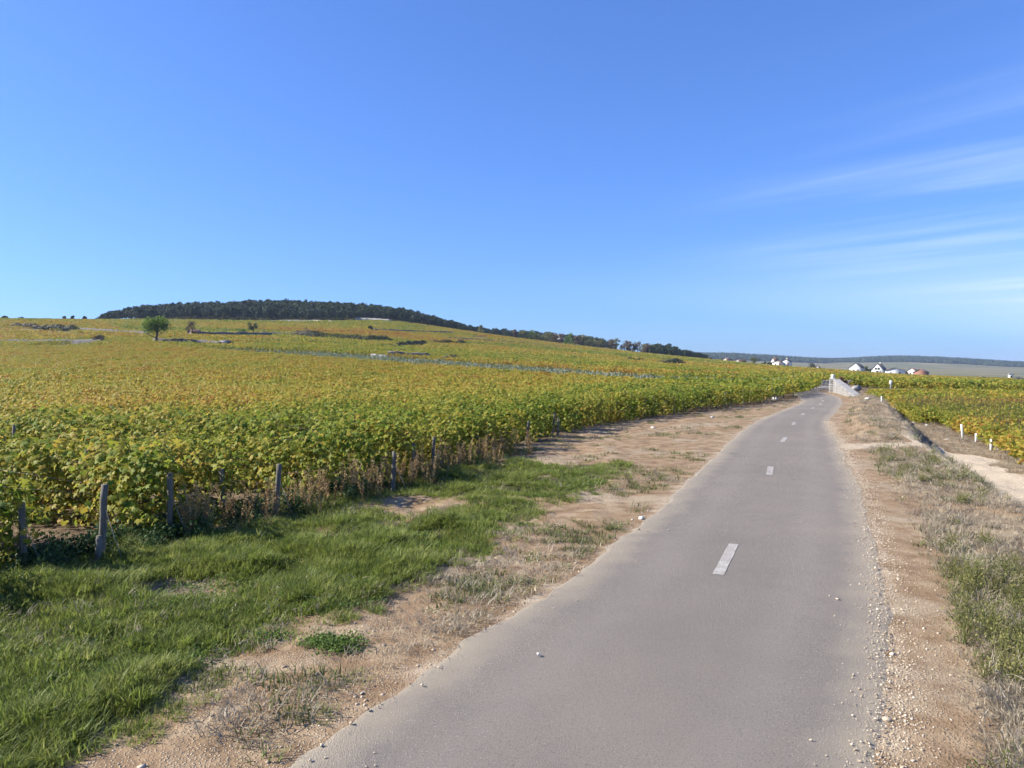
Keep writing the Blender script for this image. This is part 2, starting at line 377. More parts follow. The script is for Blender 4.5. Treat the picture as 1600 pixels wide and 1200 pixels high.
# ground: earth, worn turf, limestone gravel and vineyard soil mixed by zone
b = NB('ground_surface')
mk = b.new('ShaderNodeSeparateColor'); b.l.new(b.attr('zone', 'Color'), mk.inputs[0]); ga, pa, sa = mk.outputs[0], mk.outputs[1], mk.outputs[2]
va = b.new('ShaderNodeAttribute', attribute_name='zone').outputs['Alpha']
n_f = b.noise(38, 5, rough=.65); n_m = b.noise(3.2, 4); n_l = b.noise(.5, 3)
vo = b.voro(55); vo2 = b.voro(22)
earth = b.mix(b.ramp(n_m, .35, .68), (.215, .138, .075), (.385, .28, .17))
earth = b.mix(b.ramp(n_f, .35, .75), b.mix(.45, earth, (.13, .082, .048)), earth)
peb = b.math('MULTIPLY', b.ramp(vo.outputs['Distance'], .34, .22), b.ramp(b.noise(1.7, 3), .42, .62))
earth = b.mix(peb, earth, (.50, .42, .30))
straw = b.mix(b.ramp(b.noise(60, 4, sc3=(1, .5, 1)), .35, .7), (.24, .175, .11), (.42, .345, .235))
earth = b.mix(b.ramp(b.math('ADD', n_l, b.math('MULTIPLY', n_m, .4)), .70, .86), earth, straw)
turf = b.mix(b.ramp(n_f, .35, .7), (.045, .048, .02), (.14, .12, .055))
grav = b.mix(b.ramp(n_f, .3, .7), (.33, .25, .165), (.56, .47, .345))
grav = b.mix(b.ramp(vo2.outputs['Distance'], .45, .2), grav, (.58, .49, .36))
soil = b.mix(b.ramp(n_m, .35, .65), (.10, .068, .042), (.20, .145, .09))
farv = b.cramp(b.noise(.035, 4, sc3=(1, 1.6, 0)), [(.30, (.055, .075, .016)), (.45, (.115, .125, .022)), (.58, (.20, .155, .03)), (.70, (.22, .12, .035))])
farv = b.mix(b.math('MULTIPLY', b.ramp(b.noise(.004, 3), .45, .6), .7), farv, (.15, .105, .075))
farv = b.mix(b.ramp(b.noise(.6, 3), .3, .7), farv, b.mix(.5, farv, (.05, .055, .02)))
def zmix(a, base, c, w=.5): return b.mix(b.ramp(b.math('ADD', a, b.math('MULTIPLY', b.math('SUBTRACT', n_m, .5), w)), .35, .65), base, c)
col = zmix(ga, earth, turf); col = zmix(pa, col, grav); col = zmix(sa, col, soil); col = zmix(va, col, b.mix(b.ramp(va, 1.2, 1.8), farv, b.mix(b.ramp(b.noise(.012, 4, sc3=(1, .35, 0)), .4, .62), (.10, .105, .048), (.19, .155, .07))), .1)
hgt = b.math('ADD', b.math('MULTIPLY', n_f, .6), b.math('MULTIPLY', b.ramp(vo.outputs['Distance'], .4, .1), .5))
M['ground'] = b.pbr(col, .95, b.bump(hgt, .8, .025), .115)

# asphalt: brown-grey, fine aggregate, dusted with earth and grit near its edges
b = NB('asphalt')
ef = b.attr('edge'); nf = b.noise(240, 3, rough=.7); v1 = b.voro(150); v2 = b.voro(75); nl = b.noise(.35, 4); nm = b.noise(2.2, 4)
base = b.mix(b.ramp(nf, .3, .7), (.094, .082, .067), (.278, .241, .198))
base = b.mix(b.math('MULTIPLY', b.ramp(v1.outputs['Distance'], .5, .2), .55), base, (.33, .295, .265))
base = b.mix(b.math('MULTIPLY', b.ramp(b.noise(95, 2), .56, .68), .7), base, (.065, .058, .055))
base = b.mix(b.math('MULTIPLY', b.ramp(nl, .35, .7), .40), base, (.29, .24, .19))
base = b.mix(b.math('MULTIPLY', b.ramp(nm, .5, .75), .25), base, (.14, .122, .115))
stn = b.math('MULTIPLY', b.ramp(b.noise(1.1, 2), .71, .75), .5); base = b.mix(stn, base, (.08, .07, .068))
ac = b.math('ABSOLUTE', b.math('SUBTRACT', b.math('ABSOLUTE', b.math('SUBTRACT', b.attr('across'), .5)), .24))
wheel = b.math('MULTIPLY', b.ramp(b.math('ADD', ac, b.math('MULTIPLY', b.math('SUBTRACT', b.noise(.9, 3), .5), .12)), .10, .02), .14)
base = b.mix(wheel, base, (.30, .265, .225))
spk = b.math('LESS_THAN', v2.outputs['Distance'], .16); vs = b.new('ShaderNodeSeparateColor'); b.l.new(v2.outputs['Color'], vs.inputs[0])
spk = b.math('MULTIPLY', spk, b.math('GREATER_THAN', vs.outputs[0], b.ramp(ef, 0, .9, .35, .985)))
base = b.mix(spk, base, (.62, .56, .47))
dust = b.math('MULTIPLY', b.ramp(b.math('ADD', ef, b.math('MULTIPLY', b.math('SUBTRACT', nm, .5), .5)), .42, .0), .6)
base = b.mix(dust, base, (.40, .335, .235))
hh = b.math('ADD', b.math('MULTIPLY', nf, .5), b.ramp(v1.outputs['Distance'], .6, .1))
M['asphalt'] = b.pbr(base, .9, b.bump(hh, .7, .009), .2)
b = NB('road_paint'); w = b.noise(70, 4, rough=.7); M['paint'] = b.pbr(b.mix(b.ramp(b.math('ADD', w, b.math('MULTIPLY', b.noise(5, 3), .3)),   .46, .66), (.62, .61, .56), (.26, .23, .195)), .75, b.bump(w, .4, .004))

# ------------------------------------------------------------------ ground sheet
az = np.concatenate([np.linspace(-math.pi, R(-50), 60, endpoint=False), np.linspace(R(-50), R(-38), 30, endpoint=False), np.linspace(R(-38), R(40), 520, endpoint=False),
                     np.linspace(R(40), R(52), 30, endpoint=False), np.linspace(R(52), math.pi, 60)])[:-1]
rr = np.exp(np.concatenate([np.linspace(math.log(.4), math.log(3), 30, endpoint=False), np.linspace(math.log(3), math.log(40), 330, endpoint=False),
                            np.linspace(math.log(40), math.log(600), 170, endpoint=False), np.linspace(math.log(600), math.log(7400), 70)]))
AZ, RRR = np.meshgrid(az, rr); gx, gy = RRR * np.sin(AZ), RRR * np.cos(AZ)
def zones(x, y):
    jx = x + (fbm(x * .8, y * .8, 11) - .5) * 1.1; jy = y + (fbm(x * .8, y * .8, 12) - .5) * 1.6
    r = np.hypot(x, y); ro = road_off(x, y); bo = bank_off(x, y)
    lush = lushsoft(x, y)
    right = (ro > .45) & (x > roadx(np.clip(y, -16, 110))[1]) & (bo < .2) & (y < 75)
    g = .10 + .72 * lush * smst(fbm(x * .9, y * .9, 66), .30, .46) + np.where(right, .32 * (fbm(x * .9, y * .7, 21) - .35) * 2.2, 0)
    p = np.where(inpoly(jx, jy, TRACK), .95, 0.0)
    p = np.maximum(p, np.where((ro > -.4) & (r < 90), smst(-ro, -.32, -.02) * (.38 + .25 * (fbm(x * 1.1, y * 1.1, 22) - .5)), 0))
    p = np.where((np.abs(y - 19.2 - .35 * (x - 10)) < .6) & (x > 8.2) & (bo < .5), .6, p)
    vin = (edge_off(jx, jy) > -.25) & (y < 300); vinr = (x > RE(y) - .2) & (y < 300)
    s = np.where((vin | vinr) & (r < 120), .85, 0)
    v = np.where((r > 110) & ~((ro < 3) & (y < 112)), 1., 0) * (smst(r, 95, 130) + smst(r, 560, 760))
    uu = 800 + F * x / np.maximum(y, 1); d_ = dB(x, y); p = np.where((uu > 285) & (uu < 1262) & (y > d_ + .5) & (y < d_ + np.interp(uu, [285, 500, 700, 1000, 1262], [4, 34, 38, 34, 23])), .42, p)
    return np.stack([g, p, s, v], -1)
RE_P = np.array([(hit(u, v)[0], hit(u, v)[1]) for u, v in ((1640, 745), (1560, 706), (1500, 688), (1430, 657), (1392, 636), (1368, 622), (1352, 611))])
RE_P = np.vstack([[RE_P[0] - (RE_P[1] - RE_P[0]) * 4], RE_P, [RE_P[-1] + np.array((6, 16))]])
def RE(y): return np.interp(y, RE_P[:, 1], RE_P[:, 0])
gz = Hs(gx, gy); ro = road_off(gx, gy)
near = 1 - smst(RRR, 60, 120)
lsoft = lushsoft(gx, gy) * (np.hypot(gx, gy) < 40)
micro = (tussock(gx, gy) * .20 * lsoft + (fbm(gx * 1.3, gy * 1.3, 1) - .5) * .10 + (fbm(gx * 5, gy * 5, 3) - .5) * .035 + (fbm(gx * 14, gy * 14, 5, 2) - .5) * .012) * near
gz = gz + micro * smst(ro, .05, .9) - .035 * (1 - smst(ro, -.35, -.08)) * near
zone = zones(gx.ravel(), gy.ravel())
nr_, na_ = gx.shape
ii = np.arange(nr_ - 1)[:, None] * na_; jj = np.arange(na_)[None, :]; j2 = (jj + 1) % na_
Q = np.stack([ii + jj, ii + j2, ii + na_ + j2, ii + na_ + jj], -1).reshape(-1, 4)[:, ::-1]
V = np.stack([gx, gy, gz], -1).reshape(-1, 3)
cidx = len(V); V = np.vstack([V, [0, 0, Hs(np.array([0.]), np.array([0.01]))[0] - .03]]); zone = np.vstack([zone, zone[:1]])
T = np.vstack([Q[:, [0, 1, 2]], Q[:, [0, 2, 3]], np.stack([np.full(na_, cidx), j2[0], jj[0]], -1)])
ground = tag(mobj('ground', mesh('ground', V, T, M['ground'], {'zone': zone}, True)), kind='structure')
def Hn(x, y):
    """ground height with the small bumps, for standing things on it near by"""
    x = np.asarray(x, float); y = np.asarray(y, float); nr = 1 - smst(np.hypot(x, y), 60, 120)
    mi = (tussock(x, y) * .20 * lushsoft(x, y) * (np.hypot(x, y) < 40) + (fbm(x * 1.3, y * 1.3, 1) - .5) * .10 + (fbm(x * 5, y * 5, 3) - .5) * .035) * nr
    return Hs(x, y) + mi * smst(road_off(x, y), .05, .9)

# ------------------------------------------------------------------ road with its painted dashes
ds = [-16.0]
while ds[-1] < 108: ds.append(ds[-1] + max(.06, .012 * abs(ds[-1])))
ds = np.array(ds); l, r = roadx(ds)
l = l + (fbm(ds * 2.2, ds * 0 + 3, 31) - .5) * .16 + (fbm(ds * 9, ds * 0 + 3, 33) - .5) * .06; r = r + (fbm(ds * 2.2, ds * 0 + 8, 32) - .5) * .14 + (fbm(ds * 9, ds * 0 + 8, 34) - .5) * .06
NC = 45; s = np.linspace(0, 1, NC); s = s + .06 * np.sin(2 * math.pi * s) * -1; s[0] = 0; s[-1] = 1
X = l[:, None] * (1 - s) + r[:, None] * s; Y = np.repeat(ds[:, None], NC, 1); wdt = (r - l)[:, None]
edge = np.minimum(s, 1 - s)[None, :] * wdt
Z = Hs(X, Y) + .008 + .012 * (1 - (2 * s - 1) ** 2)[None, :] - .012 * (edge < .004) + (fbm(X * .9, Y * .9, 41) - .5) * .012
def grid_q(n, m): 
    a = np.arange(n - 1)[:, None] * m + np.arange(m - 1)[None, :]; a = a.ravel(); return np.stack([a, a + 1, a + m + 1, a + m], -1)
road = tag(mobj('road', mesh('road', np.stack([X, Y, Z], -1).reshape(-1, 3), grid_q(len(ds), NC), M['asphalt'], {'edge': np.clip(edge, 0, 1).ravel(), 'across': np.repeat(s[None, :], len(ds), 0).ravel()}, True)), kind='structure')
def road_z(x, y):
    a, c = roadx(np.array([y])); s_ = np.clip((x - a[0]) / (c[0] - a[0]), 0, 1)
    return H1(x, y) + .008 + .012 * (1 - (2 * s_ - 1) ** 2) + (float(fbm(np.array([x * .9]), np.array([y * .9]), 41)[0]) - .5) * .012
DASH = [((1122, 902), (1146.5, 853.5), .108), ((1202, 744), (1204.5, 730.5), .115), ((1222, 691.5), (1227.5, 684.5), .115), ((1239, 664.5), (1241.5, 661), .115),
        ((1253, 649), (1256, 646.6), .115), ((1269, 639.2), (1271, 637.2), .115), ((1281, 633), (1282.5, 631.2), .115), ((1286, 627.6), (1285.5, 625.8), .115), ((1284.5, 623.6), (1282, 622.4), .115),
        ((1277, 621), (1274.5, 620), .115), ((1268, 618.7), (1265, 617.8), .115), ((1260, 615.9), (1258.5, 615), .115)]
for (a, c, wd) in DASH:
    p, q = G(*a), G(*c); t = (q - p) / np.linalg.norm(q - p); nrm = np.array([t[1], -t[0]]) * wd / 2; L = np.linalg.norm(q - p)
    if L < 1.0: q = p + t * 1.2; L = 1.2
    if L > 1.7: q = p + t * 1.4; L = 1.4
    n = 9; vs_ = []
    for i in range(n):
        o = p + t * L * i / (n - 1)
        for sd in (1, .33, -.33, -1):
            w_ = o + nrm * sd * (1 + random.uniform(-.05, .05)); vs_.append((w_[0], w_[1], road_z(*w_) + .004))
    me = mesh('road_marking', np.array(vs_)[:, :], grid_q(n, 4)[:, ::-1], M['paint'])
    mobj('road_marking', me, road)

# ------------------------------------------------------------------ plant builders
def basis(N, nrm=None, up=0.0, spin=None):
    """N random orthonormal frames (N,3,3); columns = leaf x, leaf y (tip), leaf normal"""
    n = nrm if nrm is not None else rng.normal(size=(N, 3)); n = n + np.array([0, 0, up]); n /= np.linalg.norm(n, axis=1)[:, None] + 1e-9
    a = rng.normal(size=(N, 3)) if spin is None else spin
    y = a - (a * n).sum(1)[:, None] * n; y /= np.linalg.norm(y, axis=1)[:, None] + 1e-9
    x = np.cross(y, n); return np.stack([x, y, n], -1)
def stamp(tv, tt, P, B, S, lc=None):
    """place template (tv,tt) at points P with frames B and scales S"""
    N = len(P); tv = np.asarray(tv, float); tt = np.asarray(tt, int)
    V = np.einsum('nij,kj->nki', B, tv) * np.asarray(S).reshape(N, 1, 1) + P[:, None, :]
    T = tt[None] + (np.arange(N) * len(tv))[:, None, None]
    lc = rng.random(N) if lc is None else lc
    return V.reshape(-1, 3), T.reshape(-1, tt.shape[1]), np.repeat(lc, len(tv))
# five-lobed grape leaf, folded a little along its ribs
_o = [(0, -.10, 0), (.26, -.30, -.05), (.47, -.10, -.10), (.33, .06, .03), (.50, .34, -.10), (.20, .36, .04), (0, .68, -.14), (-.20, .36, .04), (-.50, .34, -.10), (-.33, .06, .03), (-.47, -.10, -.10), (-.26, -.30, -.05)]
LEAF0 = (np.array(_o + [(0, .10, .05)]), [(i, (i + 1) % 12, 12) for i in range(12)])
LEAF1 = (np.array([(0, -.25, 0), (.48, .1, -.1), (0, .62, -.08), (-.48, .1, -.1), (0, .1, .06)]), [(0, 1, 4), (1, 2, 4), (2, 3, 4), (3, 0, 4)])
LEAF2 = (np.array([(-.42, -.35, -.06), (.42, -.25, .05), (.3, .45, -.05), (-.32, .4, .06)]), [(0, 1, 2), (0, 2, 3)])
def tube(path, rad, k=6, cap=True):
    P = np.asarray(path, float); n = len(P); rad = np.broadcast_to(np.asarray(rad, float), (n,))
    t = np.gradient(P, axis=0); t /= np.linalg.norm(t, axis=1)[:, None] + 1e-9
    ref = np.array([0, 0, 1.]) if abs(t[:, 2]).mean() < .8 else np.array([1., 0, 0])
    a = np.cross(t, ref); a /= np.linalg.norm(a, axis=1)[:, None] + 1e-9; c = np.cross(t, a)
    ang = np.arange(k) / k * 2 * math.pi
    V = P[:, None, :] + rad[:, None, None] * (np.cos(ang)[None, :, None] * a[:, None, :] + np.sin(ang)[None, :, None] * c[:, None, :])
    T = []
    for i in range(n - 1):
        for j in range(k):
            p, q = i * k + j, i * k + (j + 1) % k; T += [(p, q, q + k), (p, q + k, p + k)]
    V = V.reshape(-1, 3)
    if cap:
        V = np.vstack([V, P[0], P[-1]]); c0, c1 = len(V) - 2, len(V) - 1
        for j in range(k): T += [(c0, (j + 1) % k, j), (c1, (n - 1) * k + j, (n - 1) * k + (j + 1) % k)]
    return V, np.array(T)
def wob(a, c, n, amp):
    t = np.linspace(0, 1, n)[:, None]; p = np.asarray(a) * (1 - t) + np.asarray(c) * t
    w = rng.normal(size=(n, 3)) * amp; w[0] = 0; return p + w

def vine_leaves(n, size, leaf, L=1.08, top=1.12, low=.30, wid=.27):
    """leaf mass of one trellised vine, row along local X: shoots climb from the fruiting wire, flop over at the top"""
    P, Nn = [], []
    ns = max(7, n // 22); per = n // ns
    for i in range(ns):
        x0 = (i + rng.random()) / ns * L - L / 2; hgt = top * rng.uniform(.80, 1.06); side = rng.choice([-1, 1])
        t = np.sort(rng.random(per)) ** .85; z = low + t * (hgt - low)
        lean = rng.normal() * .09; flop = side * np.maximum(t - .72, 0) * rng.uniform(.0, 1.3)
        yy = lean * t + flop * .5 + rng.normal(size=per) * wid * (.42 + .25 * np.sin(t * 3.1)); xx = x0 + rng.normal(size=per) * .085 + lean * t
        zz_ = z - np.abs(flop) * .35 + rng.normal(size=per) * .03
        P.append(np.stack([xx, yy, zz_], -1)); Nn.append(np.stack([rng.normal(size=per) * .45, np.sign(yy) * rng.uniform(.2, 1.0, per), rng.normal(size=per) * .35 + .45 + .5 * (t > .8)], -1))
    P = np.vstack(P); Nn = np.vstack(Nn); N = len(P)
    spin = np.stack([rng.normal(size=N) * .6, rng.normal(size=N) * .4, -np.ones(N)], -1)
    lc = np.clip(rng.normal(.5, .22, N) - (P[:, 2] - .7) * .12, 0, 1)
    return stamp(leaf[0], leaf[1], P, basis(N, Nn, 0, spin), size * rng.uniform(.45, 1.35, N), lc)
def vine_wood():
    pts = [(0, 0, -.08), (.02, .01, .1), (rng.normal() * .05, rng.normal() * .04, .22), (rng.normal() * .07, rng.normal() * .04, .36)]
    parts = [tube(pts, [.042, .034, .028, .030], 7)]
    top = np.array(pts[-1])
    for sd in (-1, 1): parts.append(tube(wob(top, top + np.array([sd * .48, 0, .06]), 6, .015), np.linspace(.018, .009, 6), 5))
    for i in range(9):
        x0 = rng.uniform(-.5, .5); parts.append(tube(wob((x0, 0, .42), (x0 + rng.normal() * .12, rng.normal() * .10, rng.uniform(.85, 1.12)), 5, .02), np.linspace(.0055, .003, 5), 3, False))
    return joinm([(a, c) for a, c in parts])
SRC = {}
def source(colname, meshes):
    """unlinked collection of shapes that a scatter draws from"""
    c = bpy.data.collections.new(colname)
    for i, m in enumerate(meshes):
        o = bpy.data.objects.new('%s_shape' % colname, m); c.objects.link(o)
    SRC[colname] = (c, len(meshes)); return c
def scatter(name, colname, P, rz, scl, tilt=None, label=None, kind='stuff'):
    P = np.asarray(P, np.float32); N = len(P); col, nv = SRC[colname]
    me = bpy.data.meshes.new(name); me.vertices.add(N); me.vertices.foreach_set('co', P.ravel())
    e = np.zeros((N, 3), np.float32); e[:, 2] = rz
    if tilt is not None: e[:, :2] = tilt
    s3 = np.asarray(scl, np.float32)
    if s3.ndim == 1: s3 = np.repeat(s3[:, None], 3, 1)
    a = me.attributes.new('rot', 'FLOAT_VECTOR', 'POINT'); a.data.foreach_set('vector', e.ravel())
    a = me.attributes.new('scl', 'FLOAT_VECTOR', 'POINT'); a.data.foreach_set('vector', s3.ravel())
    a = me.attributes.new('idx', 'INT', 'POINT'); a.data.foreach_set('value', rng.integers(0, nv, N).astype(np.int32))
    me.update()
    ng = bpy.data.node_groups.new('scatter_' + name, 'GeometryNodeTree')
    ng.interface.new_socket('Geometry', in_out='INPUT', socket_type='NodeSocketGeometry'); ng.interface.new_socket('Geometry', in_out='OUTPUT', socket_type='NodeSocketGeometry')
    n = ng.nodes; gi, go = n.new('NodeGroupInput'), n.new('NodeGroupOutput'); ip = n.new('GeometryNodeInstanceOnPoints'); ci = n.new('GeometryNodeCollectionInfo')
    ci.inputs[0].default_value = col; ci.inputs[1].default_value = True; ci.inputs[2].default_value = True
    ng.links.new(gi.outputs[0], ip.inputs['Points']); ng.links.new(ci.outputs[0], ip.inputs['Instance']); ip.inputs['Pick Instance'].default_value = True
    for at_, ty, so in (('rot', 'FLOAT_VECTOR', 'Rotation'), ('scl', 'FLOAT_VECTOR', 'Scale'), ('idx', 'INT', 'Instance Index')):
        na = n.new('GeometryNodeInputNamedAttribute'); na.data_type = ty; na.inputs[0].default_value = at_; ng.links.new(na.outputs[0], ip.inputs[so])
    ng.links.new(ip.outputs[0], go.inputs[0])
    o = mobj(name, me); md = o.modifiers.new('scatter', 'NODES'); md.node_group = ng
    return tag(o, label, None, None, kind)

# ------------------------------------------------------------------ left vineyard
ROW = np.array([-.92, .39]); ROW /= np.linalg.norm(ROW); ROWA = math.atan2(ROW[1], ROW[0])
foliage0 = [mesh('vine_foliage', *(lambda v: (v[0], v[1], M['vine'], {'lc': v[2]}))(vine_leaves(1060, .080, LEAF0, low=.04))) for _ in range(9)]
wood0 = [mesh('vine_trunk', *vine_wood()[:2], M['bark'], None, True) for _ in range(5)]
def vine_mesh(n, size, leaf, mat, wood=True, **k):
    v = vine_leaves(n, size, leaf, **k); return mesh('vine_mass', v[0], v[1], mat, {'lc': v[2]})
source('vine_near', [vine_mesh(760, .090, LEAF1, M['vine'], low=.18) for _ in range(8)])
source('vine_mid', [vine_mesh(280, .128, LEAF2, M['vine'], low=.35) for _ in range(8)])
source('vine_wood', wood0)
# rows start along the edge; end posts stand where each row begins
seg = np.diff(EDGE, axis=0); sl = np.hypot(*seg.T); cum = np.concatenate([[0], np.cumsum(sl)])
def edge_pt(a): return np.array([np.interp(a, cum, EDGE[:, 0]), np.interp(a, cum, EDGE[:, 1])])
def arc_of(p): 
    best = min(range(1200), key=lambda i: np.hypot(*(edge_pt(cum[-1] * i / 1200) - p))); return cum[-1] * best / 1200
POSTS = [((37, 893), (36, 793)), ((157, 873), (167, 762)), ((264, 841), (268, 742)), ((349, 812), (349, 735)), ((429, 803), (436, 727)), ((613, 766), (615, 704)), ((645, 752), (646, 693)), ((675, 741), (678, 690)),
         ((746, 714), (747, 668)), ((820, 697), (826, 659)), ((862, 684), (867, 646)), ((871, 681), (872, 655)), ((934, 662), (936, 634)), ((968, 655), (969, 631))]
post_xy = [G(*a) for a, c in POSTS]
starts = sorted(arc_of(p) for p in post_xy); a = starts[0]
arcs = []; a = 0.5
while a < starts[0] - .6: arcs.append(a); a += 1.03
arcs += starts[:1]
for s0, s1 in zip(starts[:-1], starts[1:]):
    k = max(1, round((s1 - s0) / 1.0))
    if s1 - s0 < .62: continue
    arcs += [s0 + (s1 - s0) * i / k for i in range(1, k + 1)]
a = starts[-1] + 1.03
while a < cum[-1] - .5: arcs.append(a); a += 1.03
def ord_(n): return '%d%s' % (n, 'th' if 10 <= n % 100 <= 20 else {1: 'st', 2: 'nd', 3: 'rd'}.get(n % 10, 'th'))
WORDN = ['first', 'second', 'third', 'fourth', 'fifth', 'sixth', 'seventh', 'eighth', 'ninth', 'tenth', 'eleventh', 'twelfth', 'thirteenth', 'fourteenth', 'fifteenth', 'sixteenth', 'seventeenth', 'eighteenth', 'nineteenth', 'twentieth']
def nth(n): return WORDN[n - 1] if n <= 20 else ord_(n)
post_arc = [arc_of(p) for p in post_xy]
def row_name(i):
    a = arcs[i]; j = int(np.argmin([abs(a - q) for q in post_arc])); dlt = a - post_arc[j]
    if abs(dlt) < .3: return 'starting at the %s end post' % nth(j + 1)
    if a < post_arc[0]: return '%s row before the first end post' % nth(sum(1 for q in arcs if a < q < post_arc[0] - .3) + 1)
    if a > post_arc[-1]: return '%s row past the last end post' % nth(sum(1 for q in arcs if post_arc[-1] + .3 < q < a) + 1)
    k_ = max(q for q in range(len(post_arc)) if post_arc[q] < a); n_ = sum(1 for q in arcs if post_arc[k_] + .3 < q < a) + 1
    return '%s row past the %s end post' % (nth(n_), nth(k_ + 1))
pts, rid, vno = [], [], []
ext = [EDGE[-1] + (np.array([80., 172.]) - EDGE[-1]) / 105. * q for q in range(1, 105)]
for i, a in enumerate(list(arcs) + ext):
    p0 = (edge_pt(a) if i < len(arcs) else a) - ROW * .12
    n = 190; q = p0[None] + ROW[None] * (np.arange(n) * 1.0 + .45)[:, None]
    q = q + rng.normal(size=q.shape) * .05
    pts.append(q); rid.append(np.full(n, i)); vno.append(np.arange(n))
pts = np.vstack(pts); rid = np.concatenate(rid); vno = np.concatenate(vno)
keep = (pts[:, 1] < dB(pts[:, 0], pts[:, 1])) & (pts[:, 1] > -8); pts, rid, vno = pts[keep], rid[keep], vno[keep]
# rows behind the far bend that have no visible end
r_ = np.hypot(pts[:, 0], pts[:, 1]); th_ = np.degrees(np.arctan2(pts[:, 0], pts[:, 1]))
view = (pts[:, 1] > 2) & (np.abs(th_) < 52); pts, r_, th_, rid, vno = pts[view], r_[view], th_[view], rid[view], vno[view]
gap = rng.random(len(pts)) < .035; pts, r_, th_, rid, vno = pts[~gap], r_[~gap], th_[~gap], rid[~gap], vno[~gap]
pz = Hn(pts[:, 0], pts[:, 1])
inframe = (np.abs(th_) < 37.5)
eo = edge_off(pts[:, 0], pts[:, 1])
score = np.where(inframe & (rid < len(arcs)), r_ * (1 + .04 * eo), 1e9)                 # the nearest ones and those along the open edge show largest
order = np.argsort(score); single = np.zeros(len(pts), bool); single[order[:190]] = True
for i in np.where(single)[0]:
    t = empty('grapevine', (pts[i, 0], pts[i, 1], pz[i]), ROWA + rng.normal() * .06 + (math.pi if rng.random() < .5 else 0), rng.uniform(.84, 1.10))
    at_edge = eo[i] < 1.4
    rn = row_name(rid[i]); tag(t, 'left vineyard: %s grapevine from the road in the %s%s' % (nth(vno[i] + 1), 'row ' if rn.startswith('starting') else '', rn), 'grapevine',
        'grapevines at the row ends of the left vineyard' if at_edge else 'grapevines in the near rows of the left vineyard')
    mobj('trunk', wood0[rng.integers(len(wood0))], t); f = mobj('foliage', foliage0[rng.integers(len(foliage0))], t); f['kind'] = 'stuff'
rest = ~single
def put(name, src, m, sc=(.86, 1.10), lab=None):
    n = m.sum(); s_ = rng.uniform(*sc, n)
    return scatter(name, src, np.column_stack([pts[m], pz[m]]), ROWA + rng.normal(size=n) * .06 + math.pi * (rng.random(n) < .5), np.stack([s_ * 1.05, s_, s_ * rng.uniform(.9, 1.08, n)], -1), None, lab)
put('vineyard_rows', 'vine_near', rest & (r_ < 45), lab='dense golden-green vine rows of the left vineyard behind the near vines')
put('vineyard_rows', 'vine_mid', rest & (r_ >= 45), lab='far vine rows of the left vineyard fading uphill in gold and green')
m = rest & (r_ < 40) & (eo < 6); put('vine_trunks', 'vine_wood', m, lab='dark vine trunks under the leaves of the left vineyard')

# end posts, each with its stay wire and the first trellis wires
def post_mesh(h, r0, lean):
    n = 7; t = np.linspace(0, 1, n); p = np.stack([lean[0] * t, lean[1] * t, -.15 + (h + .15) * t], -1) + rng.normal(size=(n, 3)) * [.003, .003, 0]
    V, T = tube(p, r0 * (1.04 - .12 * t) , 9); V[:, :2] += (fbm(V[:, 2] * 7, V[:, 0] * 30 + 5, 3)[:, None] - .5) * .006
    return mesh('post', V, T, M['post'], None, True)
def add_post(x, y, h, lean, label, group=None, rad=.034, wires=True):
    z = float(Hn(np.array([x]), np.array([y]))[0]); t = empty('vineyard_post', (x, y, z)); tag(t, label, 'post', group)
    mobj('post', post_mesh(h, rad, lean), t)
    if wires:
        tp = np.array([lean[0] * .8, lean[1] * .8, h * .72]); gp = np.array([-ROW[0] * .33, -ROW[1] * .33, -.02])
        mobj('stay_wire', mesh('stay_wire', *tube([tp, gp], .0028, 4), M['wire']), t)
        for hz in (.42, .66, .95):
            if hz < h + .35:
                a0 = np.array([lean[0] * min(1, hz / h), lean[1] * min(1, hz / h), min(hz, h - .02)]); a1 = np.array([ROW[0] * 3.2, ROW[1] * 3.2, hz])
                mobj('trellis_wire', mesh('trellis_wire', *tube([a0, (a0 + a1) / 2 - [0, 0, .015], a1], .0012, 3), M['wire']), t)
PL = ['short grey end post with pale stay wire, leftmost in the photo', 'thin dark leaning post second from the left edge, above a short stump', 'knotty grey end post third from the left edge among dark weeds',
      'upright grey end post fourth from the left edge, behind brown dock stalks', 'grey leaning end post with a wire arm, fifth from the left edge', 'weathered end post standing in the tall brown weeds, sixth along the row ends',
      'grey end post just right of the sixth, deep in tall dry weeds', 'thin grey end post in tall dry weeds, eighth along the row ends', 'grey end post where the tall brown weeds stop', 'pale slanting end post beside the bare shaded soil',
      'taller of two close posts at the row ends past the weeds', 'shorter of two close posts at the row ends past the weeds', 'small end post where the dirt verge widens, thirteenth along', 'small end post past the dirt verge, last one standing clear']
for k, ((ba, tp), lab) in enumerate(zip(POSTS, PL)):
    p = G(*ba); d = p[1]; h = EYE - (tp[1] - HOR) * d / F + .02; lean = ((tp[0] - ba[0]) / F * d, rng.normal() * .03)
    add_post(p[0], p[1], h, lean, lab, rad=.037 if k < 6 else .035)
nfar = 1
for a in arcs:
    p = edge_pt(a)
    if a > starts[-1] + .5 and p[1] < 50 and rng.random() < .6:
        add_post(p[0], p[1], rng.uniform(.6, .95), (rng.normal() * .06, rng.normal() * .05), 'small weathered end post, %s past the last clear one along the curving vineyard edge' % nth(nfar), 'posts at the far row ends', wires=False); nfar += 1
# the short split stump beside the second post
p = G(159, 874); st = mobj('stump_post', mesh('stump_post', *tube([(0, 0, -.1), (.004, 0, .12), (.012, .004, .27)], [.033, .032, .030], 9), M['post'], None, True), None, (p[0] + .02, p[1] - .1, H1(*p)))
tag(st, 'short sawn-off post stump against the second post from the left', 'post')
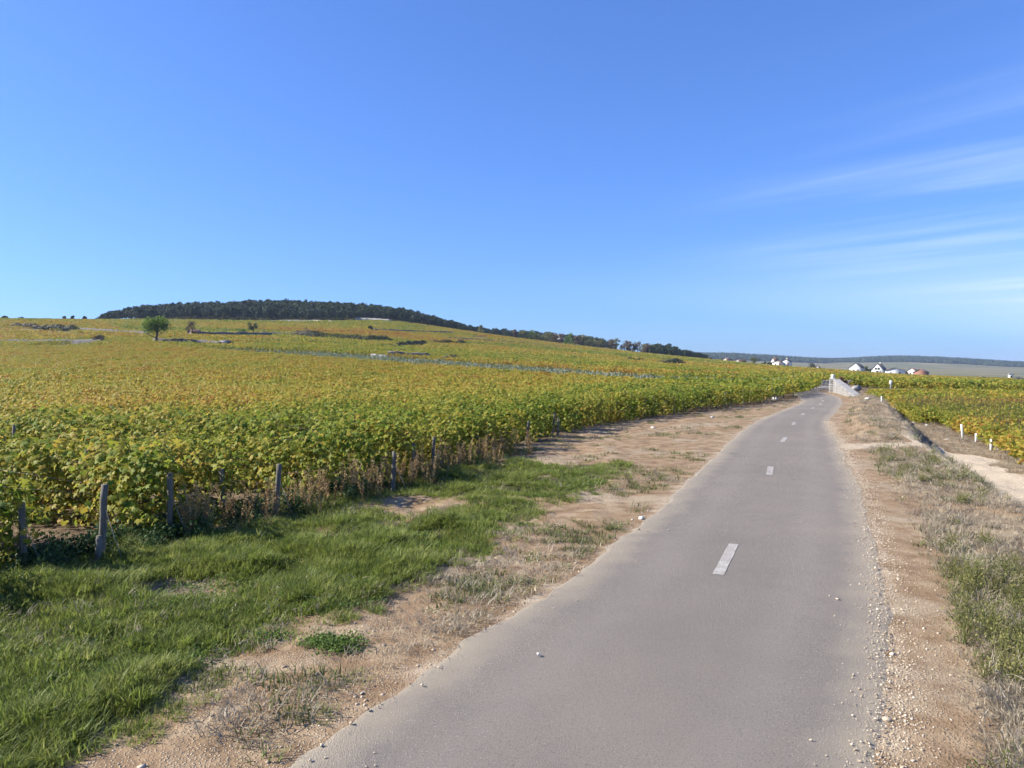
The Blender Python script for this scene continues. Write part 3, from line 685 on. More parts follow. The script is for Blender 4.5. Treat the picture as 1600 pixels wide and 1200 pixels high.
# taller stakes standing inside the rows
for nst, (u, vt, d) in enumerate(((17, 664, 11.5), (131, 702, 9.8), (268, 687, 12.5), (293, 694, 12.8), (48, 700, 10.2), (315, 650, 18.), (497, 640, 21), (735, 652, 19.5))):
    x, y = at_d(u, d); z = float(Hn(np.array([x]), np.array([y]))[0]); h = EYE - (vt - HOR) * d / F - z
    t = empty('trellis_stake', (x, y, z)); tag(t, ['thin stake above the leaves at the far left frame edge', 'thin stake among leaves above the second end post', 'thin stake among leaves straight above the third end post', 'thin stake just right of the one above the third post', 'thin stake low in the leaves above the leftmost end post', 'thin stake standing alone in the golden leaves left of centre', 'thin stake in the golden leaves above the dock stalks', 'thin stake in the leaves just left of the ninth end post'][nst], 'stake', 'trellis stakes inside the left vineyard'); mobj('post', post_mesh(h, .022, (rng.normal() * .03, 0)), t)

# ------------------------------------------------------------------ right vineyard and the slope plots
source('vine_right', [vine_mesh(620, .098, LEAF1, M['vine_right'], low=.12, top=.74, wid=.36) for _ in range(8)])
source('vine_right_mid', [vine_mesh(250, .14, LEAF2, M['vine_right'], low=.2, top=.74, wid=.36) for _ in range(6)])
source('vine_slope', [vine_mesh(170, .21, LEAF2, M['vine_far'], L=2.3, low=.15, top=1.15, wid=.34) for _ in range(6)])
source('vine_slope_far', [vine_mesh(130, .34, LEAF2, M['vine_far'], L=4.2, low=.1, top=1.15, wid=.6) for _ in range(6)])
def rowgrid(x0, x1, y0, y1, srow, along_, jit, ang=ROWA):
    c, s_ = math.cos(ang), math.sin(ang); D = math.hypot(max(abs(x0), abs(x1)), max(abs(y0), abs(y1))) + 5
    a_, b_ = np.meshgrid(np.arange(-D, D, along_), np.arange(-D, D, srow)); a_ = a_.ravel() + rng.normal(size=a_.size) * jit * along_; b_ = b_.ravel() + rng.normal(size=b_.size) * .04
    x, y = a_ * c - b_ * s_, a_ * s_ + b_ * c; k = (x > x0) & (x < x1) & (y > y0) & (y < y1); return x[k], y[k]
x, y = rowgrid(5, 75, 5, 68, 1.0, 1.0, .06)
k = (x > RE(y) + .1) & (y < 66 - .18 * (x - 30)) & (x < y * .82 + 3) & (rng.random(len(x)) > .03); x, y = x[k], y[k]; z = Hn(x, y); r2 = np.hypot(x, y)
ro2 = np.argsort(np.where(x / y < .72, r2, 1e9))[:100]; sg = np.zeros(len(x), bool); sg[ro2] = True
folR = [mesh('vine_foliage', *(lambda v: (v[0], v[1], M['vine_right'], {'lc': v[2]}))(vine_leaves(760, .088, LEAF0, low=.10, top=.74, wid=.36))) for _ in range(5)]
perp = np.round((-x * math.sin(ROWA) + y * math.cos(ROWA)) / 1.0).astype(int); alo = -(x * math.cos(ROWA) + y * math.sin(ROWA)); rset = sorted(set(perp[sg]), reverse=True)
rset = sorted(rset, key=lambda q: r2[sg & (perp == q)].min())
for i in np.where(sg)[0]:
    t = empty('grapevine', (x[i], y[i], z[i]), ROWA + rng.normal() * .08, rng.uniform(.9, 1.06))
    tag(t, 'right vineyard: %s golden grapevine from the track in the %s nearest row' % (nth(int((sg & (perp == perp[i]) & (alo < alo[i])).sum()) + 1), nth(rset.index(perp[i]) + 1)), 'grapevine', 'grapevines at the front of the right vineyard'); mobj('trunk', wood0[rng.integers(5)], t); mobj('foliage', folR[rng.integers(5)], t)['kind'] = 'stuff'
def rows(name, src, x, y, z, lab, sc=(.92, 1.08), zs=(.85, 1.08)):
    n = len(x); s_ = rng.uniform(*sc, n)
    return scatter(name, src, np.column_stack([x, y, z]), ROWA + rng.normal(size=n) * .06 + math.pi * (rng.random(n) < .5), np.stack([s_ * 1.05, s_, s_ * rng.uniform(*zs, n)], -1), None, lab)
m1 = ~sg & (r2 < 42); rows('vineyard_rows', 'vine_right', x[m1], y[m1], z[m1], 'golden vine rows of the right vineyard behind its front vines')
m1 = ~sg & (r2 >= 42); rows('vineyard_rows', 'vine_right_mid', x[m1], y[m1], z[m1], 'far golden vine rows of the right vineyard')

# far structures first as lists, so that the slope vines leave room for them: (name, label, kind, path of photo points on the ground, height, width)
FAR_LINES = []
def far_line(name, label, cat, px, h, w, style): FAR_LINES.append((name, label, cat, [hit(u, v) for u, v in px], h, w, style))
far_line('hedge', 'long dark clipped-looking hedge on the slope at the far left edge', 'hedge', [(68, 515), (85, 516), (104, 517), (120, 518)], 1.9, 2.4, 'hedge')
far_line('bramble_bank', 'purple-brown bramble bank left of the long dark hedge', 'brambles', [(20, 511), (40, 512), (66, 514)], 1.6, 2.2, 'bramble')
far_line('stone_wall', 'pale broken terrace wall above the orange plot at the far left', 'wall', [(0, 514.5), (40, 516), (90, 520), (142, 525)], .55, .7, 'stone')
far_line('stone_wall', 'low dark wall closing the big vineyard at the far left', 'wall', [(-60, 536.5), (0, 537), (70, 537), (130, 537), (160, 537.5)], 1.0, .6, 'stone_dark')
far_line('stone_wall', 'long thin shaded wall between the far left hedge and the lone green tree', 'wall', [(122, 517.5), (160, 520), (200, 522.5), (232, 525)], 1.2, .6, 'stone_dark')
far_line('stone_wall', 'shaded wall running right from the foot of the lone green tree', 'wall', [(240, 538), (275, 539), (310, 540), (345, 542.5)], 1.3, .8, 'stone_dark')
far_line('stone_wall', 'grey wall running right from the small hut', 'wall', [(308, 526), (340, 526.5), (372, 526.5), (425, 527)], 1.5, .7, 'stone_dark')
far_line('hedge', 'dark ragged thicket on the middle of the slope, left of the forked one', 'hedge', [(472, 527), (495, 529.5), (520, 531), (550, 533), (580, 535), (610, 534.5)], 2.2, 2.4, 'hedge')
far_line('bramble_bank', 'brown bramble mound at the left end of the dark slope thicket', 'brambles', [(462, 525), (480, 527), (496, 529)], 2.2, 2.4, 'bramble')
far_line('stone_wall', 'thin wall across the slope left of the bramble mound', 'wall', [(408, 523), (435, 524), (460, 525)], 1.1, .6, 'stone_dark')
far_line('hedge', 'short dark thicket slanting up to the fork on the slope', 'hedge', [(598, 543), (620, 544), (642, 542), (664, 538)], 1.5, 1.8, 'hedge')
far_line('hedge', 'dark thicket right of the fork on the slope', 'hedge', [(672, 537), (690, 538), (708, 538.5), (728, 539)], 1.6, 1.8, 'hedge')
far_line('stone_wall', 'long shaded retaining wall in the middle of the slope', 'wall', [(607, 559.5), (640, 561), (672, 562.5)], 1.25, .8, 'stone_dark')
far_line('stone_wall', 'pale stretch of wall at the left end of the shaded retaining wall', 'wall', [(580, 557.5), (595, 558.8), (606, 559.4)], .7, .7, 'stone')
far_line('bramble_bank', 'pale brown bramble mound at the right end of the shaded retaining wall', 'brambles', [(690, 565), (705, 566), (718, 566.5)], 1.2, 1.4, 'bramble')
far_line('stone_wall', 'thin pale wall right of the retaining wall and bramble mound', 'wall', [(720, 566), (760, 567.5), (800, 568.5)], .5, .7, 'stone')
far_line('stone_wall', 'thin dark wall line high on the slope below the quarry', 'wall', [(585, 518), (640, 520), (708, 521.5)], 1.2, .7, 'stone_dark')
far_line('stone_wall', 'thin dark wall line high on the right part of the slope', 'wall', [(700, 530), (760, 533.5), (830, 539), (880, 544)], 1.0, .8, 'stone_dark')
far_line('hedge', 'dark thicket on the lower right slope, biggest of its line', 'hedge', [(1030, 571), (1045, 572), (1064, 572)], 2.0, 2.8, 'hedge')
far_line('hedge', 'low dark thicket on the slope left of the bigger one', 'hedge', [(980, 565), (995, 566.5), (1008, 567)], 1.4, 1.8, 'hedge')
far_line('bramble_bank', 'low brown bramble line in the middle of the right slope', 'brambles', [(890, 561), (915, 562), (950, 564)], .9, 1.4, 'bramble')
far_line('stone_wall', 'pale chalky terrace edge below the pine wood', 'wall', [(405, 502.5), (450, 502), (490, 502), (530, 503)], .9, 1.2, 'stone_white')
far_line('stone_wall', 'pale quarry bank below the right half of the pine wood', 'wall', [(556, 500), (580, 500.5), (610, 503)], 1.6, 2.5, 'stone')
far_line('stone_wall', 'low dark wall along the far edge of the right vineyard', 'wall', [(1376, 601.5), (1400, 602), (1425, 602.5)], .75, .5, 'stone_dark')
far_line('stone_wall', 'pale broken wall in the far right vineyards by the frame edge', 'wall', [(1545, 595), (1565, 596), (1600, 597), (1640, 598)], .8, .7, 'stone')

# slope plots: rows of vines clear of walls, hedges, the young plot and the woods
def near_line(x, y, path, w):
    d = np.full(x.shape, 1e9)
    for p, q in zip(path[:-1], path[1:]):
        e = q[:2] - p[:2]; L2 = (e ** 2).sum() + 1e-9; t = np.clip(((x - p[0]) * e[0] + (y - p[1]) * e[1]) / L2, 0, 1)
        d = np.minimum(d, np.hypot(x - p[0] - t * e[0], y - p[1] - t * e[1]))
    return d < w
WOOD = {'pine': [(150, 428), (240, 432), (330, 436), (420, 436), (520, 440), (585, 452), (640, 448), (700, 462), (745, 480), (760, 560), (700, 760), (500, 760), (300, 740), (200, 560), (158, 470)],
        'ridge': [(735, 640), (800, 640), (880, 640), (935, 650), (955, 760), (735, 800)],
        'conifer': [(1008, 478), (1050, 478), (1100, 490), (1108, 520), (1080, 600), (1010, 560)]}
WOODW = {k: [tuple(at_d(u, d)) for u, d in v] for k, v in WOOD.items()}
def slope_ok(x, y):
    u = 800 + F * x / np.maximum(y, 1); d0 = dB(x, y); k = np.ones(x.shape, bool)
    yng = (u > 300) & (u < 1262); k &= np.where(yng, y > d0 + np.interp(u, [300, 500, 700, 1000, 1262], [6, 34, 38, 34, 24]), y > d0 + 4)
    k &= ~((u > 1255) & (y < 88)); k &= ~((u > 1310) & (y < 74))
    k &= y < np.interp(u, [-900, 0, 150, 400, 560, 740, 900, 1000, 1100, 1200, 1300, 1600, 2400], [345, 345, 420, 425, 425, 470, 468, 470, 480, 450, 470, 470, 470])
    for P in WOODW.values(): k &= ~inpoly(x, y, P)
    for ln in FAR_LINES: k &= ~near_line(x, y, ln[3], ln[5] * .5 + 2.2)
    # bare ground: fallow strips and the track to the quarry
    k &= fbm(x * .03 + 3, y * .06, 51, 2) < .83
    return k
x, y = rowgrid(-190, 175, 58, 190, 1.25, 2.1, .08); k = slope_ok(x, y) & (np.abs(x) < y * .82 + 4) & (rng.random(len(x)) > .05); x, y = x[k], y[k]
rows('slope_vineyard', 'vine_slope', x, y, Hs(x, y), 'patchwork of green and gold vineyard plots covering the lower slopes')
x, y = rowgrid(-400, 390, 190, 480, 2.1, 3.9, .08); k = slope_ok(x, y) & (np.abs(x) < y * .82 + 4) & (rng.random(len(x)) > .05); x, y = x[k], y[k]
rows('slope_vineyard', 'vine_slope_far', x, y, Hs(x, y), 'patchwork of green and russet vineyard plots high on the slopes')
# young plot: small plants in white tubes with stakes
tubeV, tubeT, _ = joinm([tube([(0, 0, 0), (0, 0, .62)], .035, 5) for _ in range(1)]); 
def young(i):
    n = 26; P = rng.normal(size=(n, 3)) * [.16, .12, .12] + [0, 0, .58]; lv = stamp(*LEAF2, P, basis(n, None, .4), .17 * rng.uniform(.7, 1.3, n)); me = mesh('young_vine', lv[0], lv[1], M['young'], {'lc': lv[2]}); return me
source('young_vine', [young(i) for i in range(4)])
M['tube'] = mat_plain('dusty_tube_plastic', (.26, .27, .25), (.40, .41, .39), 5)
source('grow_tube', [mesh('grow_tube', tubeV, tubeT, M['tube'])])
x, y = rowgrid(-95, 60, 56, 178, 1.15, 1.0, .1); u = 800 + F * x / y; d0 = dB(x, y)
k = (u > 285) & (u < 1262) & (y > d0 + 1.5) & (y < d0 + np.interp(u, [285, 500, 700, 1000, 1262], [3, 32, 36, 32, 22])); x, y = x[k], y[k]; z = Hs(x, y); n = len(x)
scatter('young_vines', 'young_vine', np.column_stack([x, y, z]), rng.random(n) * 6.3, rng.uniform(.45, 1.05, n), None, 'pale strip of young vines crossing the slope beyond the left vineyard')
k = rng.random(n) < .4; scatter('grow_tubes', 'grow_tube', np.column_stack([x, y, z])[k], x[k] * 0, rng.uniform(.8, 1.25, k.sum()), rng.normal(size=(k.sum(), 2)) * .05, 'white grow tubes dotting the strip of young vines')

# ------------------------------------------------------------------ grass, weeds and stones
def blades(n, h, w, spread, bend, segs=3, flat=0):
    parts = []; ang = rng.random(n) * 6.283; rad = np.sqrt(rng.random(n)) * spread; hh = h * rng.uniform(.45, 1.15, n); bd = bend * rng.uniform(.3, 1.3, n); wd = w * rng.uniform(.7, 1.3, n); da = ang + rng.normal(size=n) * .9
    V = np.zeros((n, segs * 2 + 1, 3)); t = np.linspace(0, 1, segs + 1)
    dx, dy = np.cos(da), np.sin(da)
    for i in range(segs):
        off = bd * t[i] ** 2 * hh; zz = hh * (t[i] - .32 * np.minimum(bd, 1.6) * t[i] ** 2); ww = wd * (1 - .55 * t[i]) / 2
        bx, by = np.cos(ang) * rad + dx * off, np.sin(ang) * rad + dy * off
        V[:, 2 * i] = np.stack([bx - dy * ww, by + dx * ww, zz], -1); V[:, 2 * i + 1] = np.stack([bx + dy * ww, by - dx * ww, zz], -1)
    V[:, -1] = np.stack([np.cos(ang) * rad + dx * bd * hh, np.sin(ang) * rad + dy * bd * hh, hh * (1 - .32 * np.minimum(bd, 1.6))], -1)
    tt = []
    for i in range(segs - 1): a_ = 2 * i; tt += [(a_, a_ + 1, a_ + 3), (a_, a_ + 3, a_ + 2)]
    tt.append((2 * segs - 2, 2 * segs - 1, 2 * segs)); T = np.array(tt)[None] + (np.arange(n) * (2 * segs + 1))[:, None, None]
    return V.reshape(-1, 3), T.reshape(-1, 3), np.repeat(np.clip(rng.normal(.5, .24, n), 0, 1), 2 * segs + 1)
def bm_(v, mat): return mesh('tuft', v[0], v[1], mat, {'lc': v[2]})
source('grass_long', [bm_(blades(38, .088, .0054, .085, 1.05), M['grass']) for _ in range(8)])
source('grass_mid', [bm_(blades(28, .065, .006, .09, 1.0, 2), M['grass']) for _ in range(6)])
source('grass_worn', [bm_(blades(22, .055, .006, .07, 1.1, 2), M['grass_short']) for _ in range(6)])
source('grass_dry', [bm_(blades(26, .13, .0042, .10, 1.0), M['straw']) for _ in range(8)])
source('grass_dry_low', [bm_(blades(20, .06, .005, .11, 1.6, 2), M['straw']) for _ in range(5)])
def herb(n, rad, hgt, size, mat, stems=5):
    P = rng.normal(size=(n, 3)) * [rad * .5, rad * .5, hgt * .28] + [0, 0, hgt * .5]; P[:, 2] = np.clip(P[:, 2], .01, hgt * 1.2)
    v = stamp(*LEAF1, P, basis(n, None, .7), size * rng.uniform(.5, 1.3, n)); parts = [v]
    for i in range(stems):
        e = np.array([rng.normal() * rad * .45, rng.normal() * rad * .45, hgt * rng.uniform(.7, 1.3)]); s_ = tube(wob((0, 0, 0), e, 4, .008), np.linspace(.004, .002, 4), 3, False); parts.append((s_[0], s_[1], .4))
    return joinm(parts)
source('weed_dark', [bm_(herb(150, .22, .34, .052, M['weed']), M['weed']) for _ in range(6)])
source('weed_pale', [bm_(herb(130, .17, .25, .022, M['weed_pale'], 12), M['weed_pale']) for _ in range(6)])
source('weed_low', [bm_(herb(110, .15, .05, .022, M['clover'], 1), M['clover']) for _ in range(5)])
def dock():
    parts = []
    for i in range(rng.integers(2, 5)):
        h = rng.uniform(.30, .58); e = np.array([rng.normal() * .07, rng.normal() * .07, h]); p = wob(rng.normal(size=3) * [.04, .04, 0], e, 5, .008); s_ = tube(p, np.linspace(.004, .0018, 5), 3, False); parts.append((s_[0], s_[1], .3))
        n = 60; t = rng.uniform(.35, 1, n); Pp = np.stack([np.interp(t, np.linspace(0, 1, 5), p[:, k]) for k in range(3)], -1) + rng.normal(size=(n, 3)) * [.012, .012, .008]
        parts.append(stamp(*LEAF2, Pp, basis(n), .016 * rng.uniform(.6, 1.5, n)))
    lv = blades(8, .16, .012, .05, .9); parts.append((lv[0], lv[1], lv[2] * .5)); return joinm(parts)
source('dock', [bm_(dock(), M['dock']) for _ in range(8)])
def rock_vt(rough=.25, sub=1, flat=.65, seed=0):
    t = (1 + 5 ** .5) / 2; V = np.array([(-1, t, 0), (1, t, 0), (-1, -t, 0), (1, -t, 0), (0, -1, t), (0, 1, t), (0, -1, -t), (0, 1, -t), (t, 0, -1), (t, 0, 1), (-t, 0, -1), (-t, 0, 1)], float); V /= np.linalg.norm(V[0])
    T = [(0, 11, 5), (0, 5, 1), (0, 1, 7), (0, 7, 10), (0, 10, 11), (1, 5, 9), (5, 11, 4), (11, 10, 2), (10, 7, 6), (7, 1, 8), (3, 9, 4), (3, 4, 2), (3, 2, 6), (3, 6, 8), (3, 8, 9), (4, 9, 5), (2, 4, 11), (6, 2, 10), (8, 6, 7), (9, 8, 1)]
    for _ in range(sub):
        cache = {}; V = list(map(tuple, V)); N = []
        def mid(a_, b_):
            k_ = (min(a_, b_), max(a_, b_))
            if k_ not in cache: m_ = (np.array(V[a_]) + V[b_]) / 2; V.append(tuple(m_ / np.linalg.norm(m_))); cache[k_] = len(V) - 1
            return cache[k_]
        for a_, b_, c_ in T: d_, e_, f_ = mid(a_, b_), mid(b_, c_), mid(c_, a_); N += [(a_, d_, f_), (b_, e_, d_), (c_, f_, e_), (d_, e_, f_)]
        T = N; V = np.array(V)
    V = V * (1 + rng.normal(size=(len(V), 1)) * rough * .5) * [1, rng.uniform(.7, 1), flat * rng.uniform(.8, 1.2)]
    return V, np.array(T)
def rockm(name, mat, rough=.25, sub=1, flat=.65): v = rock_vt(rough, sub, flat); return mesh(name, v[0], v[1], mat, {'lc': np.full(len(v[0]), rng.random())})
source('pebble', [rockm('pebble', M['pebble'], .55, 0, .55) for _ in range(10)])

def area(n, x0, x1, y0, y1): return rng.uniform(x0, x1, n), rng.uniform(y0, y1, n)
def polar(n, r0, r1, a0, a1):
    """random ground points, even per square metre near by and thinner with distance"""
    r = r0 * (r1 / r0) ** rng.random(n); a_ = R(a0) + rng.random(n) * R(a1 - a0); return r * np.sin(a_), r * np.cos(a_), r
def lushmask(x, y): return lushsoft(x, y) > .5
def lay(name, src, x, y, sc, lab, tilt=.12, zoff=-.005):
    n = len(x); s_ = sc if isinstance(sc, np.ndarray) else rng.uniform(*sc, n)
    return scatter(name, src, np.column_stack([x, y, Hn(x, y) + zoff]), rng.random(n) * 6.283, s_, rng.normal(size=(n, 2)) * tilt, lab)
x, y, r3 = polar(185000, 1.2, 30, -72, 12); ls = lushsoft(x, y); k = (rng.random(len(x)) < ls ** 1.5) & (road_off(x, y) > .15); x, y, r3, ls = x[k], y[k], r3[k], ls[k]
clump = fbm(x * 1.9 + y * .3, y * 1.5, 61, 3); clump = np.clip((clump - .36) * 3.2, 0, 1)
k = (rng.random(len(x)) < .06 + .60 * clump); 
lay('meadow_grass', 'grass_long', x[k], y[k], (.36 + .72 * clump[k]) * rng.uniform(.6, 1.2, k.sum()) * (.55 + .45 * ls[k]) * (1 + .02 * r3[k]), 'lush tufted green grass between the vineyard and the dirt verge', .2)
k = (rng.random(len(x)) < .50 * smst(fbm(x * .9, y * .9, 66), .28, .46)); lay('meadow_grass', 'grass_mid', x[k], y[k], rng.uniform(.5, 1.3, k.sum()) * (1 + .02 * r3[k]), 'short green grass filling the left meadow strip', .2)
k = (rng.random(len(x)) < .06 * (fbm(x * .8, y * .8, 64) > .52)); lay('meadow_dry_blades', 'grass_dry_low', x[k], y[k], (.7, 1.3), 'dead blades among the green meadow grass', .4)
k = (rng.random(len(x)) < .03 * (fbm(x * .7, y * .7, 65) > .5)); lay('meadow_weeds', 'weed_low', x[k], y[k], (.6, 1.2), 'low leafy weeds scattered in the left meadow strip')
# worn verge on the left: thin grass and straw on bare earth
x, y, r3 = polar(84000, 1.2, 60, -50, 46); l_, rr_ = roadx(np.clip(y, -16, 110)); of = road_off(x, y); left = (x < l_) & (of > .12) & ~lushmask(x, y) & (edge_off(x, y) < -.3)
f = fbm(x * .9, y * .9, 71); strip = np.exp(-((of - .75) / .4) ** 2)
k = left & (rng.random(len(x)) < np.clip((f - .52) * 2.2, 0, .5) + .16 * strip * (f > .46)); lay('verge_grass', 'grass_worn', x[k], y[k], rng.uniform(.7, 1.6, k.sum()) * (1 + .012 * r3[k]), 'thin worn grass on the left dirt verge')
k = left & (rng.random(len(x)) < np.clip((fbm(x * .7, y * .7, 72) - .53) * 1.8, 0, .4)); lay('verge_straw', 'grass_dry_low', x[k], y[k], rng.uniform(.6, 1.4, k.sum()) * (1 + .012 * r3[k]), 'dead straw lying on the left dirt verge', .25)
# right verge: dry grass with green weeds
rt = (x > rr_) & (of > .42 + .25 * (fbm(x * 1.2, y * 1.2, 73) - .5)) & (bank_off(x, y) < .1) & (y < 70)
dn = smst(of, .38, .80); fg = fbm(x * .75, y * .6, 74); seg_gap = np.exp(-((y - 19.2 - .35 * (x - 10)) / .55) ** 2)
k = rt & (rng.random(len(x)) < (.55 + .35 * (y > 20)) * dn * (1 - .9 * seg_gap)); lay('verge_dry_grass', 'grass_dry', x[k], y[k], rng.uniform(.35, 1.0, k.sum()) * (1 + .015 * r3[k]), 'pale dry grass on the right verge', .3)
k = rt & (rng.random(len(x)) < .75 * dn * (1 - .9 * seg_gap)); lay('verge_straw', 'grass_dry_low', x[k], y[k], rng.uniform(.7, 1.5, k.sum()) * (1 + .012 * r3[k]), 'dead straw matted over the right verge', .3)
k = rt & (rng.random(len(x)) < np.clip((fg * .6 + fbm(x * 2.6, y * 2.6, 76) * .4 - .43) * 2.2, 0, .26) * dn * (y < 18.5)); lay('verge_weeds', 'weed_pale', x[k], y[k], rng.uniform(.25, .85, k.sum()), 'bushy yellow-green weeds on the right verge', .15)
k = rt & (rng.random(len(x)) < np.clip((fg - .33) * 1.8, 0, .6) * (.25 + dn) * np.where(y > 21, .3, 1)); lay('verge_grass', 'grass_worn', x[k], y[k], rng.uniform(.7, 1.6, k.sum()) * (1 + .02 * r3[k]), 'sparse green grass on the right verge', .25)
# dry grass beyond the bank, around the track and in front of the right vineyard
x, y, r3 = polar(45000, 8, 62, 15, 47); jx = x + (fbm(x * .8, y * .8, 11) - .5) * 1.1; jy = y + (fbm(x * .8, y * .8, 12) - .5) * 1.6
k = (bank_off(x, y) > .1) & (x < RE(y) + .4) & ~inpoly(jx, jy, TRACK); fq = fbm(x * .6, y * .6, 75)
near_v = np.exp(-((RE(y) - x - .6) / 1.0) ** 2)
kk = k & (rng.random(len(x)) < .18 + .4 * near_v); lay('track_dry_grass', 'grass_dry', x[kk], y[kk], rng.uniform(.3, .8, kk.sum()) * (1 + .015 * r3[kk]), 'dry grass between the pale track and the right vineyard', .3)
kk = k & (rng.random(len(x)) < .35); lay('track_straw', 'grass_dry_low', x[kk], y[kk], rng.uniform(.7, 1.4, kk.sum()) * (1 + .015 * r3[kk]), 'flattened straw around the pale track', .3)
# weeds and dock stalks along the row ends on the left
a_ = rng.random(900) * 34 + arc_of(np.array([-8.2, 0.])); E2 = np.array([edge_pt(q) for q in a_]); off = rng.normal(size=len(a_)) * .28 + .05; x, y = E2[:, 0] + off * .92, E2[:, 1] - off * .39
k = (y < 12.5) & (rng.random(len(x)) < .75); lay('row_end_weeds', 'weed_dark', x[k], y[k], (.35, .8), 'dark bushy weeds under the row ends of the left vineyard')
k = (y > 8.6) & (y < 17.5) & (off > -.1) & (rng.random(len(x)) < .65); lay('dock_stalks', 'dock', x[k] + .22, y[k] - .05, (.7, 1.15), 'tall rusty dock stalks along the row ends of the left vineyard', .08)
k = (y > 3) & (y < 18); lay('row_end_grass', 'grass_long', np.repeat(x[k], 3) + rng.normal(size=3 * k.sum()) * .2, np.repeat(y[k], 3) + rng.normal(size=3 * k.sum()) * .2, (.7, 1.35), 'tall grass at the feet of the left vineyard posts', .15)
# limestone pebbles on the verges, the track and the road margins
x, y, r3 = polar(76000, 1.2, 50, -50, 50); of = road_off(x, y); fp = fbm(x * .7, y * .7, 81)
ok = (of > -.45) & (edge_off(x, y) < .5) & ~lushmask(x, y) & (x < RE(y))
pr = np.where(of < .25, np.exp(-((of - .06) / .16) ** 2) * .5, np.clip((fp - .46) * 2.5, .03, .7) * .35)
pr = np.where(of < -.12, .03, pr); k = ok & (rng.random(len(x)) < pr); n = k.sum()
sz = .0045 * np.exp(rng.normal(size=n) * .5) * (1 + .05 * r3[k]); zb = np.where(of[k] < 0, Hs(x[k], y[k]) + .018, Hn(x[k], y[k]))
yg = 1.5 + 26 * rng.random(15000) ** 1.7; xg = roadx(yg)[1] + (rng.normal(size=15000) * .10 + .03 + .10 * (rng.random(15000) < .2) * rng.normal(size=15000)) / .9; sg_ = np.clip(.0032 * np.exp(rng.normal(size=15000) * .45) * (1 + .05 * yg), .002, .011)
scatter('edge_grit', 'pebble', np.column_stack([xg, yg, np.where(road_off(xg, yg) < 0, Hs(xg, yg) + .016, Hn(xg, yg) + .002)]), rng.random(15000) * 6.3, sg_, rng.normal(size=(15000, 2)) * .3, 'fine pale grit strewn along the right edge of the asphalt')
scatter('pebbles', 'pebble', np.column_stack([x[k], y[k], zb + sz * .2]), rng.random(n) * 6.3, np.clip(sz, .0025, .02), rng.normal(size=(n, 2)) * .3, 'loose limestone pebbles along both road edges and verges')

# ------------------------------------------------------------------ walls, hedges and banks on the slopes
def line_pts(path, step):
    P = np.array(path); d = np.concatenate([[0], np.cumsum(np.hypot(*np.diff(P[:, :2], axis=0).T))]); n = max(2, int(d[-1] / step) + 1); t = np.linspace(0, d[-1], n)
    x, y = np.interp(t, d, P[:, 0]), np.interp(t, d, P[:, 1]); return np.stack([x, y, Hs(x, y)], -1)
def wall_mesh(path, h, w, mat, ragged=.25, step=None, taper=None):
    P = line_pts(path, step or max(.5, h * .7)); n = len(P); t = np.gradient(P[:, :2], axis=0); t /= np.linalg.norm(t, axis=1)[:, None] + 1e-9; nn = np.stack([t[:, 1], -t[:, 0]], -1)
    hh = h * (1 + (vnoise(np.arange(n) * .9, np.zeros(n), 5) - .5) * 2 * ragged + rng.normal(size=n) * ragged * .25); hh *= 1 if taper is None else taper(np.linspace(0, 1, n))
    V = []
    for i in range(n):
        for o, z in ((.55, -.5), (.52, hh[i] * .5), (.45, hh[i] * .92), (.2, hh[i] * 1.0), (-.2, hh[i] * 1.02), (-.45, hh[i] * .9), (-.52, hh[i] * .5), (-.55, -.5)):
            j = rng.normal(size=3) * .05 * w; V.append((P[i, 0] + nn[i, 0] * o * w + j[0], P[i, 1] + nn[i, 1] * o * w + j[1], P[i, 2] + z + j[2] * .5))
    T = []
    for i in range(n - 1):
        for j in range(7): a_, b_ = i * 8 + j, i * 8 + j + 1; T += [(a_, b_, b_ + 8), (a_, b_ + 8, a_ + 8)]
    for j in range(1, 7): T += [(0, j + 1, j), ((n - 1) * 8, (n - 1) * 8 + j, (n - 1) * 8 + j + 1)]
    return np.array(V), np.array(T)
def hedge_mesh(path, h, w, dens=1.0, leaf=.26):
    P = line_pts(path, .9); n = len(P); parts = []
    for i in range(n):
        e = min(i, n - 1 - i) / max(n - 1, 1); hh = h * (.55 + .6 * vnoise(np.array([i * .45]), np.array([h]), 9)[0]) * (.5 + min(1, e * 8) * .5); m = int(30 * dens * hh)
        q = rng.normal(size=(m, 3)); q /= np.linalg.norm(q, axis=1)[:, None]; rad = rng.uniform(.55, 1.0, (m, 1)) ** .5
        q = q * rad * [w * .6, w * .6, hh * .55] + [0, 0, hh * .5]; parts.append(stamp(*LEAF2, q + P[i], basis(m, q - [0, 0, hh * .4], .2), leaf * rng.uniform(.6, 1.4, m)))
    return joinm(parts)
for name, lab, cat, path, h, w, style in FAR_LINES:
    if style in ('hedge', 'bramble'):
        v = hedge_mesh(path, h * 1.2, w * 1.3, 2.4); me = mesh(name, v[0], v[1], M['hedge' if style == 'hedge' else 'bramble'], {'lc': v[2]})
    else:
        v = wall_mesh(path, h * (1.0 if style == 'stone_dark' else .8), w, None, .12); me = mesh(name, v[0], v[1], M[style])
    c = np.array(path)[len(path) // 2]; me.transform(Matrix.Translation(-Vector(c))); tag(mobj(name, me, None, Vector(c)), lab, cat, None, 'thing')

